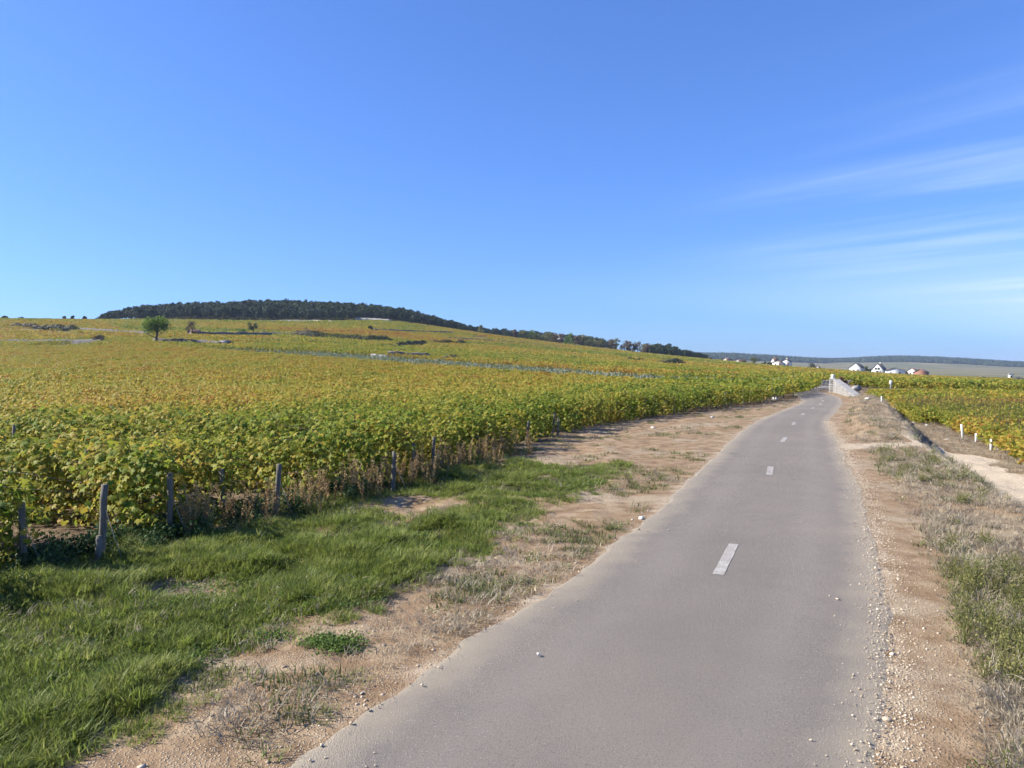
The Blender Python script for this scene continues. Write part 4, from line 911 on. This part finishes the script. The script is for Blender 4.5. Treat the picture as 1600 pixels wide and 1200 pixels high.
# ------------------------------------------------------------------ trees
def limbs(h, spread, n=6, r0=.22, lean=(0, 0)):
    top = np.array([lean[0], lean[1], h * .62]); parts = [tube(wob((0, 0, -.3), top, 6, .04 * h * .2), np.linspace(r0, r0 * .45, 6), 7)]
    for i in range(n):
        a_ = i / n * 6.283 + rng.random(); b0 = top * rng.uniform(.35, .9); e = b0 + np.array([math.cos(a_) * spread * rng.uniform(.5, .8), math.sin(a_) * spread * rng.uniform(.5, .8), h * rng.uniform(.15, .35)])
        parts.append(tube(wob(b0, e, 5, .05), np.linspace(r0 * .4, r0 * .08, 5), 5, False))
    return joinm(parts)
def crown(h, rx, z0, lobes=9, n=1500, leaf=.3, holes=.0, dome=.92):
    """leaf-sized faces in uneven clumps spread through the crown"""
    C, S = [], []
    for i in range(lobes):
        a_ = rng.random() * 6.283; rr_ = rx * math.sqrt(rng.random()) * .62; t = rng.random(); C.append((math.cos(a_) * rr_, math.sin(a_) * rr_, z0 + (h - z0) * (.22 + .62 * t * (1 - .35 * (rr_ / rx))))); S.append(rx * rng.uniform(.30, .46))
    C, S = np.array(C), np.array(S); k = rng.integers(0, lobes, n); q = rng.normal(size=(n, 3)); q /= np.linalg.norm(q, axis=1)[:, None]; off = q * (rng.uniform(.45, 1.08, (n, 1))) * S[k][:, None] * [1, 1, dome]
    P = C[k] + off; keep_ = vnoise(P[:, 0] / leaf * .35, P[:, 2] / leaf * .35 + P[:, 1], 17) > holes; P, off = P[keep_], off[keep_]; m = len(P)
    return stamp(*LEAF2, P, basis(m, off + rng.normal(size=(m, 3)) * .25 * rx, .1), leaf * rng.uniform(.6, 1.35, m))
def tree(name, label, cat, base, h, rx, mat, z0=None, group=None, lobes=9, n=1200, leaf=.3, holes=.0, lean=(0, 0), r0=None, dome=.8):
    t = empty(name, base); tag(t, label, cat, group)
    w_ = limbs(h, rx, 6, r0 or h * .03, lean); mobj('trunk', mesh('trunk', w_[0], w_[1], M['bark'], None, True), t)
    v = crown(h, rx, z0 if z0 is not None else h * .25, lobes, n, leaf, holes, dome); mobj('crown', mesh('crown', v[0] + [lean[0] * .6, lean[1] * .6, 0], v[1], mat, {'lc': v[2]}), t)['kind'] = 'stuff'
    return t
def px_tree(name, label, u, vb, vt, wpx, mat, **k):
    p = hit(u, vb); d = p[1]; return tree(name, label, 'tree' if 'shrub' not in name else 'shrub', p, (vb - vt) * d / F, wpx / 2 * d / F, M[mat], **k)
px_tree('broadleaf_tree', 'lone round bright green tree standing on the left slope', 243, 539, 492, 50, 'tree_green', lobes=22, n=3400, leaf=.26, z0=2.0, lean=(.5, 0), r0=.3)
px_tree('broadleaf_tree', 'thin brownish tree rising beside the small gabled hut', 300, 526, 500, 23, 'tree_brown', lobes=10, n=900, leaf=.22, holes=.35, z0=1.4)
px_tree('shrub', 'sparse brown bush at the end of the low wall on the far left slope', 155, 537, 521, 21, 'tree_brown', lobes=9, n=700, leaf=.22, holes=.35, z0=.2)
px_tree('broadleaf_tree', 'yellowing tree on the slope right of the small hut', 396, 523, 500, 19, 'tree_olive', lobes=8, n=900, leaf=.3, holes=.2)
px_tree('shrub', 'small green bush low beside the yellowing tree', 378, 524, 514, 17, 'tree_green', lobes=6, n=450, leaf=.3, z0=.1)
px_tree('shrub', 'left of two small dark bushes below the pine wood', 478, 517, 511, 6, 'tree_olive', lobes=4, n=220, leaf=.35, z0=.1)
px_tree('shrub', 'right of two small dark bushes below the pine wood', 493, 517, 510.5, 7, 'tree_olive', lobes=4, n=220, leaf=.35, z0=.1)
px_tree('shrub', 'dark bush at the foot of the quarry bank', 578, 518, 506, 12, 'hedge', lobes=6, n=500, leaf=.4, z0=.1)
for k, (u, d, hpx, w, lab) in enumerate(((8, 352, 8, 13, 'leftmost dark treetop on the skyline'), (33, 352, 6, 11, 'second dark treetop from the left on the skyline'), (102, 360, 7, 8, 'left treetop of the small dark group on the skyline by the pine wood'),
        (115, 360, 8, 8, 'middle treetop of the small dark group on the skyline by the pine wood'), (133, 360, 9, 8, 'right treetop of the small dark group on the skyline by the pine wood'))):
    p = on(u, d); tree('pine_tree', lab, 'tree', p, (hpx + 2) * d / F, w / 2 * d / F, M['pine'], z0=.1, lobes=7, n=500, leaf=.5)

# pine wood on the hill: front trees one by one, the mass behind them as one
def pine_parts(h):
    w_ = tube(wob((0, 0, -.5), (0, 0, h * .9), 5, .08), np.linspace(.2, .05, 5), 5)
    return w_, crown(h, h * rng.uniform(.26, .34), h * .05, 11, 620, .62, 0, .95)
    L = []; n = 0
    for i in range(15):
        t = rng.random(); a_ = rng.random() * 6.283; rr_ = (1 - t) ** .6 * h * .21 * rng.uniform(.4, 1); c = np.array([math.cos(a_) * rr_, math.sin(a_) * rr_, h * (.10 + .84 * t)]); m = 46
        q = rng.normal(size=(m, 3)) * [h * .075, h * .075, h * .055]; L.append(stamp(*LEAF2, c + q, basis(m, q + [0, 0, .1], .4), .55 * rng.uniform(.6, 1.4, m)))
    return w_, joinm(L)
PIN = []
for i in range(5):
    w_, c_ = pine_parts(9.0); PIN.append((mesh('pine_trunk', w_[0], w_[1], M['pine_trunk']), mesh('pine_crown', c_[0], c_[1], M['pine'], {'lc': c_[2]})))
def whole(w_, c_):
    v = joinm([(c_[0], c_[1], c_[2])]); return mesh('pine_whole', v[0], v[1], M['pine'], {'lc': v[2]})
source('pine', [whole(*pine_parts(9.0)) for _ in range(5)])
WL = {'pine': '%s pine from the left along the front edge of the dark hilltop wood', 'conifer': '%s conifer from the left at the front of the small wood below the hill'}
for wname, spacing in (('pine', 3.9), ('conifer', 3.9), ('ridge', 4.2)):
    P = WOODW[wname]; xs = [p[0] for p in P]; ys = [p[1] for p in P]; gx_, gy_ = np.meshgrid(np.arange(min(xs), max(xs), spacing), np.arange(min(ys), max(ys), spacing))
    x = gx_.ravel() + rng.uniform(-.45, .45, gx_.size) * spacing; y = gy_.ravel() + rng.uniform(-.45, .45, gx_.size) * spacing; k = inpoly(x, y, P); x, y = x[k], y[k]; z = Hs(x, y); u = 800 + F * x / y
    s_ = rng.uniform(.6, 1.1, len(x)) * (1 if wname != 'conifer' else 1.02); s_ *= np.where(u > 0, np.interp(u, [0, 640, 745, 2000], [1, 1, .62, 1]) * np.interp(u, [150, 172, 230, 2000], [.35, .72, 1, 1]), 1) if wname == 'pine' else 1
    if wname == 'conifer': s_ *= np.interp(u, [1008, 1035, 1108], [.8, 1, .55])
    one = np.zeros(len(x), bool)
    if wname in WL:      # front line: nearest tree in each narrow strip of bearing
        for b_ in np.arange(u.min(), u.max(), 6.0 if wname == 'pine' else 9.0):
            c_ = np.where((u >= b_) & (u < b_ + (6.0 if wname == 'pine' else 9.0)))[0]
            if len(c_): one[c_[np.argmin(y[c_])]] = True
    for npi, i in enumerate(sorted(np.where(one)[0], key=lambda q: u[q])):
        t = empty('pine_tree', (x[i], y[i], z[i]), rng.random() * 6.3, s_[i]); tag(t, WL[wname] % nth(npi + 1), 'tree', 'front pines of the hilltop wood' if wname == 'pine' else 'front conifers of the small wood'); a_, b_ = PIN[rng.integers(5)]; mobj('trunk', a_, t); mobj('crown', b_, t)['kind'] = 'stuff'
    m1 = ~one; scatter('pine_wood' if wname != 'conifer' else 'conifer_wood', 'pine', np.column_stack([x, y, z])[m1], rng.random(m1.sum()) * 6.3, s_[m1] * rng.uniform(.9, 1.1, m1.sum()), None,
                       {'pine': 'dark pine wood capping the round hill', 'ridge': 'dark wood along the lower ridge right of the hill', 'conifer': 'small dark conifer wood at the right foot of the hill'}[wname])
# mixed trees along the foot of the ridge
MIX = [(752, 11, 12, 0)] + [(u_ + rng.uniform(-3, 3), rng.uniform(9, 15) * np.interp(u_, [800, 860, 980, 1020], [.8, 1, 1.1, 1.0]), rng.uniform(13, 21), int(rng.choice([0, 0, 0, 1, 2, 2]))) for u_ in np.arange(806, 1024, 7.6)]
for k, (u, hp, w, m_) in enumerate(sorted(MIX)):
    p = on(u, 474 + rng.uniform(-4, 16)); d = p[1]; tree('broadleaf_tree', '%s tree, %s from the left, in the mixed tree line below the ridge' % (('olive green', 'yellow-green', 'brownish')[m_], nth(k + 1)), 'tree', p, (hp + 9) * d / F, w / 2 * d / F, M[('tree_olive', 'tree_green', 'tree_brown')[m_]], lobes=10, n=520, leaf=.55, z0=-1.2, group='mixed tree line below the ridge')
# trees around the farms
for u, d, hpx, w, mat, lab, z0 in ((1179, 500, 14, 17, 'tree_olive', 'round pale olive tree left of the white farm', .8), (1202, 470, 9, 10, 'hedge', 'dark tree against the left gable of the white farm', .4), (1194, 480, 7, 9, 'hedge', 'low dark tree between the round olive tree and the white farm', .3),
        (1268, 500, 11, 17, 'hedge', 'dark spreading tree standing alone between the two farms', .3), (1354, 520, 12, 9, 'tree_olive', 'tall grey-green tree between the two white gabled houses', .6), (1361, 518, 8, 10, 'hedge', 'dark tree left of the white house with the glazed gable', .3), (1416, 505, 7, 8, 'hedge', 'small dark tree at the end of the long white barn', .3),
        (1110, 520, 5, 9, 'tree_brown', 'small bush at the tip of the conifer wood', .2), (1125, 540, 4, 8, 'tree_olive', 'low bush on the ridge left of the hamlet', .2), (1162, 560, 8, 10, 'tree_brown', 'brownish tree right of the hamlet roofs', .4), (1537, 330, 4, 6, 'tree_brown', 'small brown bush in the far right vineyards', .2)):
    p = on(u, d); tree('shrub' if 'bush' in lab else 'broadleaf_tree', lab, 'shrub' if 'bush' in lab else 'tree', p, (hpx + 2) * d / F, w / 2 * d / F, M[mat], lobes=9, n=600, leaf=.45, z0=z0)

# far hills: wooded tops as one mass
def canopy():
    L = []
    for i in range(16):
        c = rng.normal(size=3) * [11, 11, 1.2] + [0, 0, 4]; m = 26; q = rng.normal(size=(m, 3)) * [3.0, 3.0, 2.4]; L.append(stamp(*LEAF2, c + q, basis(m, q, .3), 3.2 * rng.uniform(.6, 1.3, m)))
    return joinm(L)
source('far_canopy', [(lambda v: mesh('far_canopy', v[0], v[1], M['pine'], {'lc': v[2]}))(canopy()) for _ in range(4)])
u = rng.uniform(1040, 2100, 9000); d = rng.uniform(1900, 3350, 9000); x, y = (u - 800) / F * d, d; z = Hs(x, y); lim = np.interp(u, [1040, 1100, 1150, 1200, 1260, 1300, 1340, 1400, 1460, 1500, 1560, 1600, 2100], [22, 28, 23, 19, 15, 16, 19, 22, 20, 18, 10, 8, 8])
k = (z > lim + (fbm(x * .004, y * .004, 91) - .5) * 16); x, y, z = x[k], y[k], z[k]
scatter('far_woods', 'far_canopy', np.column_stack([x, y, z]), rng.random(len(x)) * 6.3, rng.uniform(.7, 1.2, len(x)), None, 'bluish wooded hills on the far right horizon')

# ------------------------------------------------------------------ buildings
def boxq(x0, x1, y0, y1, z0, z1):
    V = [(x, y, z) for z in (z0, z1) for x, y in ((x0, y0), (x1, y0), (x1, y1), (x0, y1))]
    T = [(0, 2, 1), (0, 3, 2), (4, 5, 6), (4, 6, 7)]
    for i in range(4): j = (i + 1) % 4; T += [(i, j, j + 4), (i, j + 4, i + 4)]
    return np.array(V, float), np.array(T)
def house(label, base, w, L, h, rh, rz, wall, roof, wins=(), chimney=True, cat='house', name='house', door=True):
    """gable faces local -Y; ridge runs along local Y; wins on the gable (x, z, w, h) and on the long left side (y, z, w, h) marked 's'"""
    t = empty(name, base, rz); tag(t, label, cat)
    a_ = w / 2; V = [(-a_, 0, -1), (a_, 0, -1), (a_, 0, h), (0, 0, h + rh), (-a_, 0, h), (-a_, L, -1), (a_, L, -1), (a_, L, h), (0, L, h + rh), (-a_, L, h)]
    T = [(0, 1, 2), (0, 2, 4), (4, 2, 3), (5, 7, 6), (5, 9, 7), (9, 8, 7), (1, 6, 7), (1, 7, 2), (0, 4, 9), (0, 9, 5)]
    mobj('wall', mesh('wall', V, T, M[wall]), t)
    s_ = rh / a_; ov = .35; parts = []
    for sd in (-1, 1):
        e = a_ + ov; z0 = h - ov * s_; q = [(0, -ov, h + rh + .04), (sd * e, -ov, z0 + .04), (sd * e, L + ov, z0 + .04), (0, L + ov, h + rh + .04)]; q2 = [(x, y, z + .2) for x, y, z in q]
        Vr = np.array(q + q2); Tr = [(0, 1, 2), (0, 2, 3), (4, 6, 5), (4, 7, 6), (0, 4, 5), (0, 5, 1), (1, 5, 6), (1, 6, 2), (2, 6, 7), (2, 7, 3), (3, 7, 4), (3, 4, 0)]; parts.append((Vr, Tr))
    v = joinm(parts); rf = mobj('roof', mesh('roof', v[0], v[1], M[roof]), t)
    if chimney: cv = boxq(-.35, .35, L * .7, L * .7 + .7, h + rh - .6, h + rh + 1.0); mobj('chimney', mesh('chimney', cv[0], cv[1], M['cream']), rf)
    for wd in wins:
        if wd[0] == 's': _, c, z, ww, wh = wd; fv = boxq(-a_ - .06, -a_ + .02, c - ww / 2 - .1, c + ww / 2 + .1, z - .1, z + wh + .1); pv = boxq(-a_ - .09, -a_, c - ww / 2, c + ww / 2, z, z + wh)
        else: c, z, ww, wh = wd; fv = boxq(c - ww / 2 - .1, c + ww / 2 + .1, -.06, .02, z - .1, z + wh + .1); pv = boxq(c - ww / 2, c + ww / 2, -.09, 0, z, z + wh)
        f_ = mobj('window', mesh('window', fv[0], fv[1], M['shutter']), t); mobj('pane', mesh('pane', pv[0], pv[1], M['glass']), f_)
    if door: dv = boxq(a_ * .35, a_ * .35 + 1.1, -.08, 0, -.2, 2.1); mobj('door', mesh('door', dv[0], dv[1], M['tile_brown']), t)
    return t
def ob(u, d, dz=0): p = on(u, d); return (p[0], p[1], p[2] + dz)
house('white gabled house with dark roof, left of the right farm group', ob(1336, 520, .6), 7.6, 9, 3.2, 3.1, R(-42), 'plaster', 'tile_dark', [(-1, .8, .9, 1.2)], False)
house('white house with glazed triangular gable and dark slate roof', ob(1370.5, 510, .4), 7.4, 9.5, 2.8, 4.2, R(-42), 'plaster', 'tile_dark', [(-.9, 2.9, 1.3, 1.3), (.9, 2.9, 1.3, 1.3), (0, .5, 1.6, 1.6)], True)
house('long low white barn with brown roof in the right farm group', ob(1399, 505, .4), 12.5, 6, 2.9, 1.7, R(-16), 'plaster', 'tile_brown', [(-3, .8, .9, 1.0), (2.4, .8, .9, 1.0)], False, 'barn', 'barn')
house('cream house with pale roof beside the ochre barn', ob(1424, 515, .5), 6.5, 7, 2.8, 2.2, R(-42), 'plaster', 'tile_brown', [(-.8, .8, .9, 1.1)], False)
house('ochre red barn with a wide dark brown roof, right end of the farm group', ob(1437, 505, -.1), 8.0, 11, 2.9, 2.2, R(-38), 'orange_wall', 'tile_brown', [], False, 'barn', 'barn', False)
house('tall narrow white gable of the farm left of the bend', ob(1207, 478, 1.2), 3.0, 6, 2.4, 2.4, R(-45), 'plaster', 'tile_brown', [], False)
house('low white farm building in front of the narrow gable', ob(1214, 470, 1.0), 6.4, 5, 2.0, 1.2, R(-35), 'plaster', 'tile_brown', [(-1, .4, .8, .8)], False)
house('small white annex at the right end of the white farm', ob(1227, 470, 1.4), 5.6, 5, 2.6, 1.5, R(-35), 'plaster', 'tile_dark', [(-.9, .7, .8, .9)], True)
house('white gable wall peeking out right of the spreading dark tree', ob(1277, 508, .2), 2.6, 5, 1.8, 1.6, R(-30), 'plaster', 'tile_brown', [], False)
house('leftmost pale house of the far hamlet', ob(1133, 600, 1.5), 4.5, 6, 1.6, 1.4, R(-45), 'cream', 'tile_brown', [], False)
house('dark-roofed house, second of the far hamlet', ob(1142, 605, 1.3), 6, 6, 1.6, 1.6, R(40), 'cream', 'tile_dark', [], False)
house('brown-roofed house, third of the far hamlet', ob(1152, 600, 1.2), 5, 6, 1.7, 1.4, R(-40), 'cream', 'tile_brown', [], False)
house('rightmost pale house of the far hamlet', ob(1160, 605, 1.4), 3.2, 5, 2.2, 1.2, R(-20), 'plaster', 'tile_brown', [], False)
p = on(874, 600); house('white house showing among the trees on the ridge', (p[0], p[1], p[2] + 4.2), 4.2, 5, 2.0, 1.4, R(-35), 'plaster', 'tile_brown', [], False)
house('small stone hut with a tiled gable beside the thin brown tree', tuple(hit(297, 525.5)), 2.6, 3.0, 1.2, .9, R(-35), 'stone', 'tile_brown', [], False, 'hut', 'stone_hut', True)
house('low squat stone shelter with a stone roof on the left slope', tuple(hit(357, 542)), 3.2, 2.4, .55, .7, R(60), 'stone', 'stone', [], False, 'hut', 'stone_hut', False)
house('pale square water tower in the far vineyards at the right frame edge', ob(1580, 430, .5), 2.2, 2.2, 2.6, .5, R(-20), 'plaster', 'stone', [(0, .8, .8, 1.0)], False, 'tower', 'water_tower', False)
house('low pale building at the right frame edge below the tower', ob(1594, 240, .2), 3.2, 3, .8, .5, R(-20), 'plaster', 'tile_dark', [], False, 'shed', 'shed', False)

# ------------------------------------------------------------------ gateway wall at the end of the road
def wall_obj(name, lab, P0, P1, h0, h1, w, mat, courses=True):
    """dry-stone wall of single stones between two ground points, height falling from h0 to h1"""
    P0, P1 = np.array(P0, float), np.array(P1, float); L = np.hypot(*(P1 - P0)[:2]); t = empty(name, (P0[0], P0[1], H1(*P0[:2])), math.atan2(P1[1] - P0[1], P1[0] - P0[0])); tag(t, lab, 'wall', None, 'thing')
    n = 12; xs = np.linspace(.04, L - .04, n); hs = np.interp(xs, [0, L], [h0, h1]) - .05; V = np.array([(x, sd * (w / 2 - .045), z) for x, hh in zip(xs, hs) for sd, z in ((-1, -.4), (-1, max(.02, hh)), (1, max(.02, hh)), (1, -.4))]); T = []
    for i in range(n - 1):
        for j in range(4): a_, b_ = i * 4 + j, i * 4 + (j + 1) % 4; T += [(a_, b_ + 4, b_), (a_, a_ + 4, b_ + 4)]
    T += [(0, 1, 2), (0, 2, 3), ((n - 1) * 4, (n - 1) * 4 + 2, (n - 1) * 4 + 1), ((n - 1) * 4, (n - 1) * 4 + 3, (n - 1) * 4 + 2)]
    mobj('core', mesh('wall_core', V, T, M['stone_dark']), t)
    z = 0; 
    while z < max(h0, h1) - .06:
        ch = rng.uniform(.13, .19); x = rng.uniform(-.1, 0)
        while x < L:
            lw = rng.uniform(.22, .48); hx = np.interp(x + lw / 2, [0, L], [h0, h1])
            if z + ch * .6 < hx:
                for sd in (-1, 1):
                    me = STN[rng.integers(len(STN))]; o = mobj('stone', me, t, (x + lw / 2, sd * (w / 2 - .08), z + ch / 2), (0, 0, rng.normal() * .05), (lw / 2 * .97, .11, ch / 2 * .95))
            x += lw
        z += ch
    x = 0
    while x < L:
        lw = rng.uniform(.3, .5); hx = np.interp(x + lw / 2, [0, L], [h0, h1]); o = mobj('coping_stone', STN[rng.integers(len(STN))], t, (x + lw / 2, 0, hx + .03), (0, math.atan2(h0 - h1, L), rng.normal() * .04), (lw / 2 * .98, w / 2 + .04, .055)); x += lw
    return t
def block(mat):
    V, T = boxq(-1, 1, -1, 1, -1, 1); out = []
    me = bpy.data.meshes.new('stone'); me.from_pydata([tuple(v) for v in V], [], [tuple(t_) for t_ in T]); me.update()
    import bmesh
    bm = bmesh.new(); bm.from_mesh(me); bmesh.ops.dissolve_limit(bm, angle_limit=.1, verts=bm.verts, edges=bm.edges); bmesh.ops.bevel(bm, geom=list(bm.edges), offset=.22, segments=1, affect='EDGES')
    for v in bm.verts: v.co += Vector(rng.normal(size=3) * .05)
    bm.to_mesh(me); bm.free(); me.materials.append(mat); return me
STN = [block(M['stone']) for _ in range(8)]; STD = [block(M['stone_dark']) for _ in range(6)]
pil = hit(1301, 613.2)
wend = hit(1340, 618)
wall_obj('stone_wall', 'sloping dry-stone wing wall falling away from the pillar at the road bend', pil[:2] + [.25, -.1], wend[:2], 1.02, .12, .45, 'stone')
t = empty('stone_pillar', tuple(pil), R(-25)); tag(t, 'grey stone gate pillar with a white rounded cap at the road bend', 'pillar')
zz_ = -.1
while zz_ < 1.0:
    hh = rng.uniform(.16, .24); mobj('stone', STN[rng.integers(8)], t, (0, 0, zz_ + hh / 2), (0, 0, rng.normal() * .05), (.27 + rng.normal() * .01, .27 + rng.normal() * .01, hh / 2)); zz_ += hh
cs = tube([(0, 0, 1.0), (0, 0, 1.06), (0, 0, 1.16), (0, 0, 1.27), (0, 0, 1.38), (0, 0, 1.46), (0, 0, 1.5)], [.17, .20, .165, .155, .165, .12, .04], 12); mobj('cap', mesh('cap', cs[0], cs[1], M['stone_white'], None, True), t)
a0, a1 = hit(1276, 603.5), hit(1299, 603.2); a1 = np.array([a1[0], a0[1] + 1, 0])
wall_obj('stone_wall', 'low shaded stone wall crossing behind the end of the road', (a0[0], a0[1] + 3, 0), (a1[0] + 2, a0[1] + 2.2, 0), .52, .52, .5, 'stone')
wall_obj('stone_wall', 'short sunlit wall end left of the shaded wall behind the road', (a0[0] - .9, a0[1] + .4, 0), (a0[0] - .15, a0[1] + 2.6, 0), .55, .55, .5, 'stone')
p = hit(1318, 607); tree('shrub', 'dark red leafless-looking shrub behind the sloping wing wall', 'shrub', (pil[0] + .95, pil[1] + .7, pil[2] - .3), 1.85, .75, M['red_shrub'], lobes=8, n=900, leaf=.09, z0=.1)
p = hit(1338, 611.5); o = mobj('boulder', rockm('boulder', M['stone'], .22, 2, .8), None, (p[0], p[1], p[2] + .22), (0, 0, .5), (.5, .4, .42)); tag(o, 'pale boulder with a dark shaded side right of the wing wall', 'boulder')
o = mobj('boulder', rockm('boulder', M['stone_white'], .2, 1, .8), None, (p[0] - .55, p[1] + .3, p[2] + .12), (0, 0, .2), (.25, .2, .2)); tag(o, 'small white stone touching the pale boulder by the wing wall', 'stone')

# ------------------------------------------------------------------ right bank: dry-stone edge, stakes, loose stones
def stone_at(u, v, s, lab, mat='stone_white', z=None, cat='stone', sc=(1, .8, .6)):
    p = hit(u, v); o = mobj('stone', rockm('stone', M[mat], .25, 1, .8), None, (p[0], p[1], (float(Hn(p[:1], p[1:2])[0]) if z is None else z) + s * .25), (0, 0, rng.random() * 3), (s * sc[0], s * sc[1], s * sc[2])); return tag(o, lab, cat)
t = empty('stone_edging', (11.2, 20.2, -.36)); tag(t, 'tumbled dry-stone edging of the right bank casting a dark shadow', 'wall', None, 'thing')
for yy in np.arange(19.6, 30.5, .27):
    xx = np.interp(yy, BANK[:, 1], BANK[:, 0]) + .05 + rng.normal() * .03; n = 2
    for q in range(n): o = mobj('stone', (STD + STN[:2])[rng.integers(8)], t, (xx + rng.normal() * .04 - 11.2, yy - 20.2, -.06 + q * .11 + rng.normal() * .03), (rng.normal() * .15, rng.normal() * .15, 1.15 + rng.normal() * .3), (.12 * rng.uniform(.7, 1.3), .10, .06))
t = empty('stone_edging', (7.3, 10.4, -.12)); tag(t, 'grey broken stones edging the bank at the right frame edge', 'wall', None, 'thing')
for yy in np.arange(9.2, 11.6, .2):
    xx = np.interp(yy, BANK[:, 1], BANK[:, 0]) + .02 + rng.normal() * .05; mobj('stone', STN[rng.integers(8)], t, (xx - 7.3, yy - 10.4, -.10 + rng.normal() * .04), (rng.normal() * .2, rng.normal() * .2, rng.random() * 3), (.12 * rng.uniform(.7, 1.2), .10, .06))
for u, vb, vt, lab, lean in ((1504.5, 686, 663, 'tall pale leaning stake at the front of the right vineyard', -.06), (1525, 690, 677, 'short white tube beside the tall leaning stake, right vineyard', 0), (1548.5, 704, 686, 'white tube standing alone at the near corner of the right vineyard', .0), (1490, 668, 661, 'small pale tube left of the leaning stake, right vineyard', .02), (1377.5, 628, 619, 'pale stake at the far near-side edge of the right vineyard', .0)):
    p = hit(u, vb); h = (vb - vt) * p[1] / F; v = tube([(0, 0, -.1), (lean * .5, 0, h / 2), (lean, 0, h)], .035, 8); tag(mobj('vine_stake', mesh('vine_stake', v[0], v[1], M['stake'], None, True), None, tuple(p)), lab, 'stake')
p = on(1392, 68); v = tube([(0, 0, -.3), (0, 0, 1.0), (0, 0, 1.03), (0, 0, 1.32), (0, 0, 1.36)], [.06, .06, .12, .12, .05], 10); tag(mobj('marker_post', mesh('marker_post', v[0], v[1], M['stake'], None, True), None, tuple(p)), 'pale marker post with a thicker top at the far edge of the right vineyard', 'post')
stone_at(1210, 625.5, .34, 'white rock lying on the left verge near the road bend'); stone_at(1356, 625, .16, 'white stone at the near end of the wing wall'); stone_at(1412, 600.5, .35, 'white rock in the far right vineyards near the marker post')
stone_at(1385.5, 1126, .028, 'pale pebble on the right edge of the asphalt, nearest the camera', 'pebble'); stone_at(841, 1029.5, .016, 'small white pebble lying on the road near its left edge', 'stone_white', .03)
for u, v, s, lab in ((1020, 668, .09, 'largest pale stone on the bare left verge below the vines'), (1113, 652, .10, 'pale stone at the foot of the vines where the verge narrows'), (1002, 811, .05, 'pale stone beside the left road edge'), (1428, 661, .09, 'left pale stone on the dry ground below the right vineyard'), (1448, 665, .10, 'middle pale stone on the dry ground below the right vineyard'), (1480, 688, .08, 'right pale stone on the dry ground below the right vineyard'), (1385, 1125, .02, 'tiny stone touching the nearest pale pebble')):
    stone_at(u, v, s, lab, 'stone_white')
# low cushion of clover on the left dirt verge
p = G(515, 1003); me = (lambda v: mesh('herb_cushion', v[0], v[1], M['clover'], {'lc': v[2]}))(joinm([(lambda q: (q[0] + [rng.normal() * .17, rng.normal() * .09, 0], q[1], q[2]))(herb(170, .12, .06, .019, None, 1)) for _ in range(14)]))
tag(mobj('herb_cushion', me, None, (p[0], p[1], float(Hn(p[:1], p[1:2])[0]))), 'low bright green herb cushion on the left dirt verge', 'herb')

# ------------------------------------------------------------------ air
hz = bpy.data.materials.new('air'); hz.use_nodes = True; hn = hz.node_tree.nodes; hn.clear(); ho = hn.new('ShaderNodeOutputMaterial'); pv = hn.new('ShaderNodeVolumePrincipled')
pv.inputs['Color'].default_value = (.62, .76, 1, 1); pv.inputs['Density'].default_value = .00010; pv.inputs['Anisotropy'].default_value = .1; hz.node_tree.links.new(pv.outputs[0], ho.inputs['Volume'])
v = boxq(-7600, 7600, -7600, 7600, -25, 75); tag(mobj('haze', mesh('haze', v[0], v[1], hz)), 'thin bluish haze filling the valley air', None, None, 'stuff')
